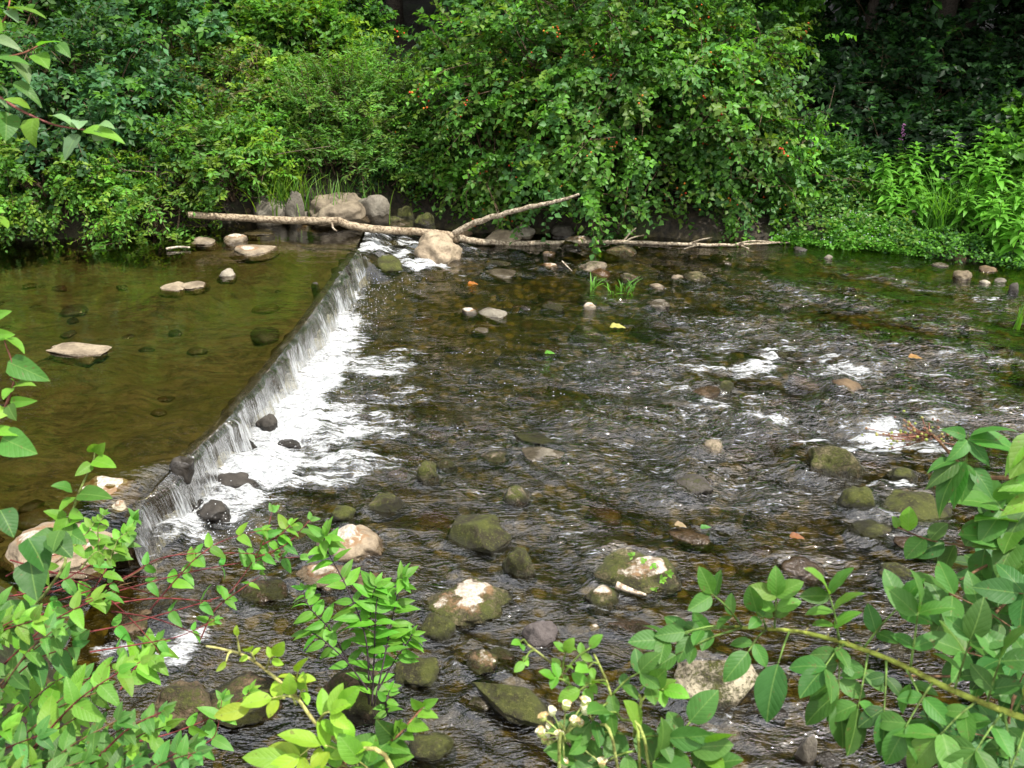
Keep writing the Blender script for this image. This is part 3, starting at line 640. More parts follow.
rock(419, 672, 48, 34, 'olive', 'smooth green mossy stone in the near stream, left of centre', moss=.8, wet=.55)
rock(486, 662, 52, 34, 'brown', 'dark stone with a pale chip on top below the white patched boulder', pale=.48, moss=.5, wet=.8, ang=.4)
rock(516, 700, 98, 44, 'olive', 'longest slanting mossy slab in the near stream', moss=.6, ang=.4, yaw=-34, long=.42, wet=.6, flat=.3)
rock(475, 704, 34, 14, 'grey', 'flat wet stone left of the longest slanting slab', moss=.4)
rock(540, 634, 33, 26, 'purple', 'smooth bare purplish grey cobble', wet=.35, seed=91)
rock(602, 597, 37, 27, 'olive', 'small pale capped stone leaning on the big flat mossy boulder', pale=.6, moss=.5, wet=.7)
rock(636, 574, 84, 48, 'olive', 'big mossy boulder with a grey patch and green sprouts', pale=.55, moss=.5, wet=.5, name='boulder', cat='boulder', group='boulders in the stream', seed=64)
rock(594, 627, 10, 9, 'white', 'tiny white pebble resting in the near stream right of the purplish cobble', pale=.6, wet=0, ang=.3)
rock(626, 626, 60, 18, 'brown', 'low brown stone below the big mossy boulder', moss=.4)
rock(716, 682, 78, 58, (.40, .37, .28), 'angular whitish rock seen through the rose leaves', moss=.42, pale=.2, ang=.75, wet=.7, name='boulder', cat='boulder', group='boulders in the stream', seed=12)
rock(692, 487, 38, 22, 'dark', 'dark wet stone with a lit top in the open middle water', moss=.35, wet=.7)
rock(711, 448, 27, 18, 'tan', 'smooth tan stone alone in the middle water', moss=.3, wet=.6)
rock(775, 498, 28, 14, 'olive', 'low mossy stone between the dark wet stone and the dark block', moss=.6)
rock(722, 532, 24, 13, 'olive', 'little mossy stone beside a floating green leaf', moss=.65)
rock(690, 537, 40, 16, 'brown', 'low wet brown stone left of the little mossy stone', moss=.3)
rock(726, 385, 18, 12, 'olive', 'mossy stone among the white rapids', moss=.6)
rock(780, 354, 16, 9, 'olive', 'small mossy stone at the upper edge of the rapids', moss=.5)
rock(846, 388, 34, 18, 'brown', 'smooth brown stone glazed by water in the rapids', moss=.2, lift=.01)
rock(705, 392, 30, 14, 'brown', 'brown stone under thin water at the left of the rapids', moss=.3)
rock(832, 462, 62, 44, 'olive', 'large round stone draped with sliding water, mossy on its right shoulder', moss=.5, wet=1.0, name='boulder', cat='boulder', group='boulders in the stream')
rock(860, 500, 42, 30, 'dark', 'dark block with a mossy top left of the yellow mossy boulder', moss=.55, ang=.35, wet=.7, name='boulder', cat='boulder', group='boulders in the stream')
rock(912, 508, 70, 34, (.25, .22, .06), 'bright yellow green mossy boulder near the elder branch', moss=.85, wet=.5, name='boulder', cat='boulder', group='boulders in the stream', seed=44)
rock(872, 530, 52, 22, 'olive', 'low dark mossy stone in front of the dark block', moss=.6, wet=.8)
rock(902, 474, 26, 15, 'olive', 'small mossy stone behind the yellow mossy boulder', moss=.6, wet=.8)
rock(895, 573, 32, 22, 'dark', 'round dark mossy stone below the yellow mossy boulder', moss=.5, wet=.6)
rock(800, 566, 46, 30, 'brown', 'flat brown submerged stone above the rose stem', moss=.25, lift=-.03)
rock(930, 545, 80, 20, 'brown', 'wide wet brown stone below the yellow mossy boulder', moss=.2, lift=-.01)
rock(806, 745, 22, 38, 'grey', 'narrow upright grey stone at the bottom right of the stream', ang=.4, wet=.5, long=.7)
rock(826, 760, 26, 18, 'dark', 'small dark cobble beside the narrow upright grey stone', wet=.6)
rock(906, 752, 38, 28, 'dark', 'smooth dark cobble at the bottom right behind rose leaves', wet=.5)
rock(770, 712, 40, 16, 'dark', 'low dark wet stone right of the angular whitish rock', wet=1)
rock(770, 676, 36, 16, 'olive', 'olive stone under the lowest rose leaf, right of the whitish rock', moss=.5)
# near left bank
nb_ = 'stones along the near bank'
rock(110, 492, 62, 34, 'tan', 'pale topped boulder where the pool spills at the left end of the weir', pale=.7, moss=.2, z=.19, wet=.8, name='boulder', cat='boulder', group=nb_)
rock(119, 507, 17, 14, 'light', 'small whitish stone below the pale boulder at the spill', pale=.5, z=.2, wet=.4, group=nb_)
rock(60, 548, 110, 60, 'pink', 'largest pale pink boulder behind the leaves at the left edge', pale=.55, z=.22, wet=.3, name='boulder', cat='boulder', group=nb_, seed=21)
rock(140, 625, 60, 36, 'brown', 'brown stone under the red dogwood stems', moss=.4, z=0, group=nb_)
rock(182, 706, 66, 50, (.10, .075, .045), 'brown rock below the small white cascade at lower left', moss=.45, wet=.6, group=nb_)
rock(245, 700, 84, 54, 'brown', 'brown mossy rock under the yellow green shoot', moss=.5, wet=.7, group=nb_)
rock(358, 696, 72, 60, 'brown', 'tall brown mossy rock at the foot of the seedling', moss=.5, wet=.7, group=nb_)
rock(428, 748, 46, 30, 'olive', 'dark mossy stone at the bottom beside the rounded leaf sprig', moss=.65, wet=.6, group=nb_)
rock(166, 760, 84, 30, 'brown', 'wide brown stone at the bottom left picture edge', moss=.25, wet=.5, group=nb_)
rock(575, 735, 60, 26, 'brown', 'brown stone behind the rose flower cluster', moss=.3, group=nb_)

# the current bends round every stone: a bow wave upstream, a V of ripples below, a broken rim of bubbles
n_ = len(stream.data.vertices); co = np.empty(n_*3, np.float32); stream.data.vertices.foreach_get('co', co); co = co.reshape(-1, 3)
fo_ = np.empty(n_, np.float32); stream.data.attributes['foam'].data.foreach_get('value', fo_)
for o, bs, ra, rb, zl, grp in ROCKS:
    if bs[0] < crestx(bs[1])+.1 or zl > .2 or 'bank' in grp: continue
    r0 = max((ra+rb)/2, .05); k = np.where((abs(co[:, 0]-bs[0]) < 7*r0+.2) & (abs(co[:, 1]-bs[1]) < 6*r0+.2))[0]
    x = co[k, 0]-bs[0]; y = co[k, 1]-bs[1]; al = .90*x-.44*y; ac = .44*x+.90*y; rr = np.hypot(x/ra, y/rb)
    wob = .25*n2(co[k, 0]*7, co[k, 1]*7, 90)
    arm = np.exp(-((np.abs(ac)-.95*r0-.38*np.maximum(al, -r0*.5))/(.16*r0+.018))**2)*np.exp(-np.maximum(al, 0)/(3.2*r0))*(al > -r0)
    dz = .10*r0*np.exp(-((rr-1.12)/.22)**2)*np.clip(-al/r0+.2, 0, 1)+.11*r0*arm*(1+2*wob)-.06*r0*np.exp(-((al-1.3*r0)/(.7*r0))**2-(ac/(.7*r0))**2)
    co[k, 2] += dz; hit = np.exp(-((rr-1.06)/.10)**2)*(.34+.5*wob)+.22*arm*(np.abs(ac) > r0)*(.6+2*wob)+.30*np.exp(-((al-1.6*r0)/(.8*r0))**2-(ac/(.5*r0))**2)*(.5+1.6*wob)
    fo_[k] = np.maximum(fo_[k], np.clip(hit, 0, .55))
n_g = len(ground.data.vertices); gc = np.empty(n_g*3, np.float32); ground.data.vertices.foreach_get('co', gc); gc = gc.reshape(-1, 3)
for o, bs, ra, rb, zl, grp in ROCKS:                                # silt and gravel banked up round every stone
    if grp == 'boulders on the far bank' or 'near bank' in grp or 0.001 < zl < ZP-.001: continue
    side = (gc[:, 0] < crestx(gc[:, 1])-.12) if zl > .1 else (gc[:, 0] > crestx(np.minimum(gc[:, 1], Y_END))+.12)
    q = side*np.exp(-np.maximum(np.hypot((gc[:, 0]-bs[0])/(ra+.05), (gc[:, 1]-bs[1])/(rb+.05))-.8, 0)**2/.5); gc[:, 2] += np.maximum(zl-.045-gc[:, 2], 0)*q*.9
ground.data.vertices.foreach_set('co', gc.ravel()); ground.data.update()
stream.data.vertices.foreach_set('co', co.ravel()); stream.data.attributes['foam'].data.foreach_set('value', fo_); stream.data.update()

# ------------------------------------------------------------------ fallen trunk and drifting bits
pts = [atY(x, y, Yq) for x, y, Yq in ((188, 215, 8.25), (235, 217.5, 8.4), (290, 220.5, 8.42), (335, 221, 8.4), (352, 226, 8.42), (385, 230, 8.5), (420, 232, 8.6), (447, 235, 8.68), (458, 239, 8.72))]
log = empty('fallen_log', G(458, 243), 'long bare fallen log lying across the far side of the stream', 'log')
b = Buf(); q = spline(pts, 90); rr = np.interp(np.linspace(0, 1, 90), [0, .1, .3, .55, .8, 1], [.028, .032, .034, .036, .035, .04])
q = q+.008*np.stack([n2(np.arange(90)*.3, np.zeros(90), 60+k) for k in range(3)], 1)
tintl = np.array((.36, .29, .20))*(1+.35*n2(np.repeat(np.arange(90)*.25, 12), np.tile(np.arange(12)*.7, 90), 61))[:, None]
b.tube(q, rr*(1+.06*n2(np.arange(90)*.5, np.zeros(90), 62)), 12, np.vstack([tintl])); b.build('trunk', M_BARK, log)
pts2 = [atY(x, y, Yq) for x, y, Yq in ((456, 237, 8.72), (475, 241, 8.78), (510, 243.5, 8.85), (560, 242.5, 8.9), (610, 242, 8.9), (660, 243.5, 8.86), (710, 245, 8.82), (755, 244, 8.85), (792, 241.5, 8.9))]
b = Buf(); q = spline(pts2, 90); q = q+.012*np.stack([n2(np.arange(90)*.2, np.zeros(90), 65+k) for k in range(3)], 1)
b.tube(q, np.interp(np.linspace(0, 1, 90), [0, .3, .8, 1], [.036, .026, .015, .007]), 10, (.45, .38, .28)); b.build('branch', M_BARK, log)
pts3 = [atY(x, y, Yq) for x, y, Yq in ((454, 234, 8.7), (475, 223, 8.6), (505, 213.5, 8.45), (540, 205, 8.3), (560, 200.5, 8.22), (579, 194.5, 8.15))]
b = Buf(); q = spline(pts3, 60); q = q+.01*np.stack([n2(np.arange(60)*.3, np.zeros(60), 68+k) for k in range(3)], 1)
b.tube(q, np.interp(np.linspace(0, 1, 60), [0, .5, 1], [.034, .022, .011]), 9, (.46, .39, .29)); b.build('branch', M_BARK, log)
for tw_ in ([(624, 243, 8.9), (632, 238, 8.88), (644, 235, 8.86)], [(622, 243, 8.9), (630, 233, 8.92), (636, 228, 8.95)], [(700, 244.5, 8.82), (690, 247, 8.75), (684, 249, 8.7)], [(688, 244.5, 8.84), (700, 240, 8.8), (712, 237.5, 8.78)], [(747, 244, 8.85), (742, 246, 8.8), (749, 248.5, 8.75)], [(540, 243, 8.88), (541, 247, 8.86)], [(497, 216, 8.5), (498, 212, 8.5)], [(735, 244.5, 8.84), (752, 241, 8.8), (775, 242, 8.8)], [(332, 222, 8.38), (333, 228, 8.33), (337, 231, 8.3)], [(610, 242, 8.9), (611, 247, 8.85)]):
    b = Buf(); q = spline([atY(*k) for k in tw_], 12); b.tube(q, np.linspace(.012, .005, 12), 6, (.45, .38, .28)); b.build('twig', M_BARK, log)

def stick(pp, r0, r1, tint, label, name='stick', z=0.0):
    q = spline(pp, 14); b = Buf(); b.tube(q, np.linspace(r0, r1, 14), 7, tint); o = b.build(name, M_STEM, origin=q[7]); tag(o, label, name.replace('_', ' ')); return o
stick([G(166, 249, ZP+.015), G(178, 247, ZP+.02), G(190, 247.5, ZP+.02)], .012, .008, (.5, .44, .35), 'short pale stick floating in the far pool', 'stick')
stick([G(562, 261, .06), G(567, 266, .03), G(572, 271, .01)], .006, .004, (.6, .52, .4), 'short pale twig leaning in the water by the two toned stone', 'stick')
stick([G(616, 585, .06), G(632, 591, .04), G(646, 595, .03)], .02, .006, (.62, .52, .40), 'pale wedge of driftwood beside the pale capped stone', 'driftwood')
stick([G(378, 534, .2), G(382, 529, .21)], .006, .004, (.05, .04, .03), 'tiny dark twig lying on the wide white topped boulder', 'stick')

# ------------------------------------------------------------------ leaves
def leaf_template(rows, cols, shape='oval'):
    """rows along the blade, cols either side of the midrib -> x (in half widths), v (0..1), faces"""
    if rows == 0:
        return np.array([0, -1, 1, 0.]), np.array([0, .42, .42, 1.]), [np.array([[0, 3, 1], [0, 2, 3]])]
    vs = np.linspace(0, 1, rows+1); xs = []; vv = []
    for v_ in vs:
        if shape == 'oval': wv = max(math.sin(math.pi*v_**.85), 0)**.75
        elif shape == 'lance': wv = max(math.sin(math.pi*v_**.65), 0)**1.0
        else: wv = max(math.sin(math.pi*v_**.62), 0)**.7*(1-.25*v_)
        for c_ in range(-cols, cols+1): xs.append(c_/cols*max(wv, .02)); vv.append(v_)
    k = 2*cols+1; i = np.arange(rows)[:, None]*k+np.arange(k-1)[None]
    return np.array(xs), np.array(vv), [np.stack([i, i+1, i+k+1, i+k], -1).reshape(-1, 4)]
LT = {'tiny': leaf_template(0, 0), 'mid': leaf_template(3, 1, 'lance'), 'oval': leaf_template(9, 3, 'oval'), 'egg': leaf_template(9, 3, 'egg'), 'lance': leaf_template(8, 2, 'lance'), 'midoval': leaf_template(3, 1, 'oval')}
def leaves(buf, pos, ax, nr, L, W, tint, kind='tiny', fold=.25, droop=.25, wav=0.0, seed=0):
    """many blades at once: base point, direction, upper side, length, half width"""
    pos, ax, nr = (np.asarray(q, float).reshape(-1, 3) for q in (pos, ax, nr)); n = len(pos)
    if n == 0: return
    L = np.broadcast_to(np.asarray(L, float), (n,)); W = np.broadcast_to(np.asarray(W, float), (n,)); droop = np.broadcast_to(np.asarray(droop, float), (n,))
    ax = unit(ax); nr = unit(nr-(nr*ax).sum(1, keepdims=True)*ax); sd = np.cross(ax, nr)
    x, v, fc = LT[kind]; m = len(x); vv = v[None]*L[:, None]
    hz = fold*np.abs(x)[None]*W[:, None]-droop[:, None]*L[:, None]*v[None]**2
    if wav: hz = hz+wav*W[:, None]*np.sin(v[None]*17+np.arange(n)[:, None]*2.1+x[None]*2)*np.abs(x)[None]
    bend = 1-.35*np.minimum(np.abs(droop), 1)[:, None]*v[None]**2
    P = pos[:, None]+ax[:, None]*(vv*bend)[..., None]+sd[:, None]*(x[None]*W[:, None])[..., None]+nr[:, None]*hz[..., None]
    t = np.broadcast_to(np.asarray(tint, float), (n, 3)); c = np.repeat(t, m, 0)
    uv = np.zeros((n*m, 3)); wq = np.maximum(np.abs(x).reshape(-1), .0); xn = x/np.maximum(np.abs(x).max(), 1e-6)
    uv[:, 0] = np.tile(xn, n); uv[:, 1] = np.tile(v, n); uv[:, 2] = np.repeat(np.arange(n) % 97/97., m)
    base = (np.arange(n)*m)[:, None, None]
    buf.add(P.reshape(-1, 3), [(f[None]+base).reshape(-1, f.shape[1]) for f in fc], c, uv)
GREEN = dict(mid=(.077, .203, .026), dark=(.034, .110, .022), blue=(.062, .175, .062), yellow=(.165, .29, .024), bright=(.105, .285, .028), deep=(.012, .042, .011), olive=(.105, .195, .024), lime=(.125, .34, .034))  # deep: leaf green darkened to paint in the shade of the wood

def bush(name, base, rad, h, label, cat, n_tw=500, leaf=.05, lw=.3, cols=('mid',), tw_len=.3, n_lf=13, seed=1, droop=.3, kind='tiny', group=None, mat=None, n_stem=26, up=.45, shell=.5, low=-.25, extra=None, lump=.42, stemcol=(.13, .09, .055), leafup=.8, sink=.0):
    """a shrub: arching stems from its foot, twigs over an uneven crown, leaves along every twig"""
    rg = np.random.default_rng(seed); base = np.asarray(base, float); rad = np.asarray(rad, float)
    o = empty(name, base, label, cat, group)
    c = base+np.array((0, 0, h*.5-sink*.5)); ext = np.array((rad[0], rad[1], h*.5+sink*.5))
    d = unit(rg.normal(size=(n_tw*3, 3))); d = d[d[:, 2] > low-.35*rg.random(len(d))][:n_tw]; n = len(d)
    cl0 = unit(rg.normal(size=(max(14, n//20), 3))); nn_ = (d@cl0.T).argmax(1); d = unit(d*.5+cl0[nn_]*.5+.02*rg.normal(size=d.shape)); pk = rg.uniform(-.16, .16, len(cl0))[nn_]
    rr = pk+(1-shell*rg.random(n)**1.6)*(1+lump*n3(d*1.7+seed*3.1, 70)+lump*.6*n3(d*4+seed, 71))
    ext_ = np.stack([ext[0]*(1+.45*np.maximum(-d[:, 2], 0)), ext[1]*(1+.45*np.maximum(-d[:, 2], 0)), np.full(len(d), ext[2])], 1); tip0 = c+d*ext_*rr[:, None]
    td = unit(d*np.array((1, 1, .5))+np.array((0, 0, up))+.55*rg.normal(size=(n, 3)))
    K = n_lf; s = np.linspace(0.05, 1, K); TL = tw_len*rg.uniform(.6, 1.3, n)
    p = tip0[:, None]+td[:, None]*(TL[:, None]*s[None])[..., None]; p[..., 2] -= droop*(TL[:, None]*s[None]**2)
    p = p.reshape(-1, 3); tdir = np.repeat(td, K, 0); tdir[:, 2] -= 2*droop*np.tile(s, n)*.5
    side = unit(np.cross(tdir, np.array((0, 0, 1.0)))+1e-6)*np.where(np.arange(n*K) % 2, 1, -1)[:, None]
    ax = unit(tdir*.55+side*rg.uniform(.5, 1.1, (n*K, 1))+.4*rg.normal(size=(n*K, 3)))
    ax[:, 2] -= .15
    nr = unit(np.array((0, 0, leafup))+.5*np.repeat(d, K, 0)+.5*rg.normal(size=(n*K, 3)))
    cc = np.array([GREEN[q] if isinstance(q, str) else q for q in cols]); ci = rg.integers(len(cc), size=n)
    cl_ = .85+.55*n3(tip0*1.6, 72); tint = np.repeat(cc[ci]*np.clip(cl_, .5, 1.35)[:, None], K, 0)*np.repeat(rg.uniform(.75, 1.25, (n, 1)), K, 0)*rg.uniform(.8, 1.2, (n*K, 1))
    L = leaf*rg.uniform(.65, 1.25, n*K)
    low_ok = p[:, 2] > base[2]-sink-.1
    b = Buf(); leaves(b, p[low_ok], ax[low_ok], nr[low_ok], L[low_ok], L[low_ok]*lw, tint[low_ok], kind, .3, .2); b.build('foliage', mat or M_LEAF, o)
    b = Buf()
    for k in range(n_stem):
        e = tip0[rg.integers(n)]; f0 = base+np.array((*(rg.normal(size=2)*rad[:2]*.18), -.05)); m_ = (f0+e)/2; m_[2] += .25*h*.5; m_[:2] = f0[:2]*.6+e[:2]*.4
        q = spline([f0, m_, e], 9); q[1:-1] += rg.normal(size=(7, 3))*.02*h*.5
        b.tube(q, np.linspace(.010+.006*h, .003, 9), 5, stemcol)
    for k in range(0, n, 3):
        q = np.stack([tip0[k]-td[k]*TL[k]*.6, tip0[k], p[k*K+K//2], p[k*K+K-1]]); b.tube(q, [.005, .004, .003, .0015], 3, stemcol, False)
    b.build('stems', M_STEM, o)
    if extra is not None: extra(o, p, rg)
    return o

def berries(cols, n, r, name='berries', spread=.05):
    def f(o, p, rg):
        b = Buf(); v0, f0 = ICO[1]
        for k in range(n):
            c = p[rg.integers(len(p))]+np.array((0, -.02, .0))
            for q in range(rg.integers(2, 7)): b.add(v0*r*rg.uniform(.7, 1.2)+c+rg.normal(size=3)*spread*.5, [f0], np.array(cols[rg.integers(len(cols))]))
        b.build(name, M_PLAIN, o)['kind'] = 'stuff'; b = Buf(); lo = p[p[:, 2] < np.quantile(p[:, 2], .55)]; lo = lo[lo[:, 1] < np.quantile(lo[:, 1], .3)]
        for k in range(n//3):
            e = lo[rg.integers(len(lo))]+np.array((0, .0, 0)); a = e+np.array((rg.normal()*.15, rg.uniform(.2, .5), rg.uniform(.1, .3))); z_ = e+np.array((rg.normal()*.06, -.03, -rg.uniform(.05, .25))); b.tube(spline([a, e, z_], 7), np.linspace(.0045, .0014, 7), 4, np.array((.22, .15, .095))*rg.uniform(.5, 1.2))
        b.build('bare_twigs', M_STEM, o)['kind'] = 'stuff'
    return f

def foot(px, py, Yq):
    q = atY(px, py, Yq); return np.array((q[0], q[1], hgt(q[0], q[1])-.03))
def pxw(w_, Yq): return w_*Yq/.93/F/2
def shrub(px, Yq, wpx, top, label, cat='shrub', name='shrub', dep=.8, **kw):
    """shrub whose crown spans wpx pixels about column px and reaches picture row top, standing at distance Yq"""
    f0 = foot(px, 230, Yq); t = atY(px, top, Yq)[2]; h = max(t-f0[2], .3)
    return bush(name, f0, (pxw(wpx, Yq), pxw(wpx, Yq)*dep), h, label, cat, **kw)
gs = 'shrubs on the far bank'
BERRY = [(.62, .10, .015), (.55, .05, .012), (.6, .2, .02), (.45, .16, .03)]
shrub(602, 9.85, 312, -25, 'largest shrub, sprinkled with orange red berries, hanging over the log', dep=.55, sink=.38, n_tw=3400, leaf=.07, lw=.36, cols=('mid', 'bright', 'mid', (.07, .19, .045), 'olive'), seed=11, group=gs, extra=berries(BERRY, 190, .011, 'berries', .07), n_stem=70, low=-1.1, tw_len=.36, n_lf=14, shell=.55, lump=.5, droop=.5)
shrub(490, 9.7, 122, 55, 'berry bearing shrub filling the left side of the largest berry shrub, above the log fork', n_tw=900, leaf=.06, lw=.36, cols=('mid', 'bright', 'olive'), seed=12, sink=.35, group=gs, low=-1, droop=.45, extra=berries(BERRY, 50, .010, 'berries', .06), dep=.7)
shrub(716, 9.75, 112, 45, 'shrub hanging over the thin end of the log, right flank of the berry shrub', n_tw=1000, leaf=.06, lw=.36, cols=('mid', 'bright', (.07, .19, .045)), seed=13, sink=.4, group=gs, low=-1, droop=.5, extra=berries(BERRY, 35, .010, 'berries', .06), dep=.75)
shrub(520, 12.2, 150, -70, 'tall dark shrub rising behind the left part of the berry shrub', n_tw=700, leaf=.09, lw=.36, cols=('mid', 'dark', 'dark'), seed=14, group=gs)
shrub(680, 12.4, 190, -95, 'tall broad leaved shrub behind the right part of the berry shrub', n_tw=800, leaf=.09, lw=.36, cols=('mid', 'bright', 'dark'), seed=15, group=gs)
# left side, front to back
shrub(154, 8.45, 100, 168, 'low yellow green shrub dipping its twigs into the pool', n_tw=560, leaf=.055, lw=.2, cols=('yellow', 'bright', 'mid'), seed=21, group=gs, low=-.8, droop=.55, tw_len=.26, dep=.7, shell=.6, sink=.3)
shrub(52, 8.45, 135, 138, 'bright low shrub overhanging the dark pool edge at far left', n_tw=900, leaf=.05, lw=.3, cols=('bright', 'yellow', 'mid'), seed=22, group=gs, low=-.8, droop=.5, tw_len=.28, dep=.55, sink=.25)
shrub(-45, 8.35, 150, 120, 'dense shrub cut by the left picture edge above the pool', n_tw=700, leaf=.05, lw=.3, cols=('mid', 'bright'), seed=23, group=gs, low=-.8, droop=.5, dep=.6, sink=.25)
shrub(104, 9.3, 190, 38, 'large blue green dogwood shrub with whitish sheen, behind the leaning branch', name='dogwood_shrub', n_tw=1500, leaf=.075, lw=.3, cols=('blue', 'blue', 'mid', 'dark'), seed=24, group=gs, n_lf=12, low=-.4, up=.25, droop=.4)
shrub(15, 9.5, 150, 20, 'mid green shrub at the left edge behind the low overhanging ones', n_tw=900, leaf=.065, lw=.32, cols=('mid', 'bright', 'dark'), seed=25, group=gs, low=-.5)
shrub(222, 8.9, 100, 118, 'pale lance leaved shrub just left of the grass tuft on the bank', n_tw=620, leaf=.065, lw=.22, cols=('bright', 'mid', 'yellow'), seed=26, group=gs, low=-.7, up=.8, droop=.25)
shrub(235, 9.9, 130, 62, 'yellow tinged shrub right of the blue green dogwood', n_tw=950, leaf=.055, lw=.26, cols=('yellow', 'olive', 'mid', (.12, .13, .03)), seed=27, group=gs, low=-.6)
shrub(296, 9.9, 110, 95, 'bushy green shrub with browning twigs above the pointed slab', n_tw=800, leaf=.055, lw=.24, cols=('bright', 'olive', 'mid'), seed=28, group=gs, low=-.7, up=.8, droop=.2)
shrub(360, 9.85, 125, 62, 'feathery fine leaved shrub rising over the widest boulder', n_tw=1150, leaf=.055, lw=.15, cols=('mid', 'bright', 'olive'), seed=29, group=gs, low=-.7, up=1.0, droop=.15, n_lf=17)
shrub(350, 9.65, 130, 140, 'low fine grassy leaved shrub right behind the boulders', n_tw=620, leaf=.06, lw=.13, cols=('olive', 'mid', 'mid'), seed=30, group=gs, low=-.6, up=.9, droop=.2)
shrub(408, 9.75, 80, 122, 'dark low shrub wedged between the feathery shrub and the berry shrub', n_tw=500, leaf=.055, lw=.28, cols=('mid', 'dark', 'olive'), seed=31, group=gs, low=-.6)
shrub(300, 10.9, 130, 5, 'yellow green leafy shrub at the top, above the shrub with browning twigs', n_tw=900, leaf=.075, lw=.34, cols=('bright', 'yellow', 'mid'), seed=32, group=gs)
shrub(200, 11.0, 190, -25, 'shrub with pale shining leaves at the top, behind the dogwood', n_tw=1000, leaf=.085, lw=.34, cols=('blue', 'dark', 'mid'), seed=33, group=gs)
shrub(70, 11.2, 200, -60, 'tall green shrub at the top left behind the dogwood', n_tw=1000, leaf=.08, lw=.34, cols=('mid', 'dark'), seed=34, group=gs)
shrub(335, 12.0, 100, -30, 'rounded tall shrub beside the dark gap in the trees', n_tw=700, leaf=.08, lw=.34, cols=('bright', 'mid', 'dark'), seed=35, group=gs)
shrub(-60, 10.8, 190, -60, 'tall shrub beyond the left picture edge', n_tw=700, leaf=.08, lw=.34, cols=('mid', 'dark'), seed=36, group=gs)
# right side
shrub(812, 10.1, 60, 150, 'dark slender shrub right of the berry shrub, in the shade', n_tw=380, leaf=.075, lw=.2, cols=('mid', 'dark'), seed=41, group=gs, up=1.1, low=-.6)
shrub(845, 10.4, 100, 165, 'dark weedy shrub between the slender shrub and the tall herbs', n_tw=480, leaf=.07, lw=.3, cols=('mid', 'dark', 'olive'), seed=42, group=gs, up=.7, low=-.6)
shrub(1030, 9.6, 90, 118, 'light green shrub at the right picture edge behind the herbs', n_tw=420, leaf=.085, lw=.36, cols=('bright', 'lime', 'mid'), seed=43, group=gs)
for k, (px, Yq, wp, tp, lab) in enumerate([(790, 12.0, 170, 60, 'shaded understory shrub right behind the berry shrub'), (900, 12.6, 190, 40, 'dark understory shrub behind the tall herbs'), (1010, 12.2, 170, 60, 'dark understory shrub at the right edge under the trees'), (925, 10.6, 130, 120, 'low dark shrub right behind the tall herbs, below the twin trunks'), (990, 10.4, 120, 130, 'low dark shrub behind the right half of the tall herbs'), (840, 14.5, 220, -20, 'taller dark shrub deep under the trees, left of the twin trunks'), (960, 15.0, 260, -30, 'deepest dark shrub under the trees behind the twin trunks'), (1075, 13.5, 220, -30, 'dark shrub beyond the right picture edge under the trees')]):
    shrub(px, Yq, wp, tp, lab, n_tw=650, leaf=.10, lw=.3, sink=.3, cols=('dark', 'deep', 'deep'), seed=50+k, group='shaded shrubs under the trees', mat=M_LEAF, tw_len=.45)  # shade under the trees is put into these darker leaf tints

# dead twig tangle in the hollow
tg_ = empty('dead_brush', foot(165, 200, 9.25), 'tangle of bare grey twigs in the dark hollow above the low yellow green shrub', 'dead brush')
b = Buf(); rg = np.random.default_rng(77)
for k in range(120):
    a = atY(rg.uniform(110, 235), rg.uniform(150, 218), rg.uniform(8.5, 9.1)); e = a+np.array((rg.normal()*.3, -rg.random()*.15, rg.uniform(-.4, .25))); m_ = (a+e)/2+rg.normal(size=3)*.06
    b.tube(spline([a, m_, e], 7), np.linspace(.007, .002, 7), 4, np.array((.22, .17, .13))*rg.uniform(.5, 1.2))
b.build('twigs', M_STEM, tg_)

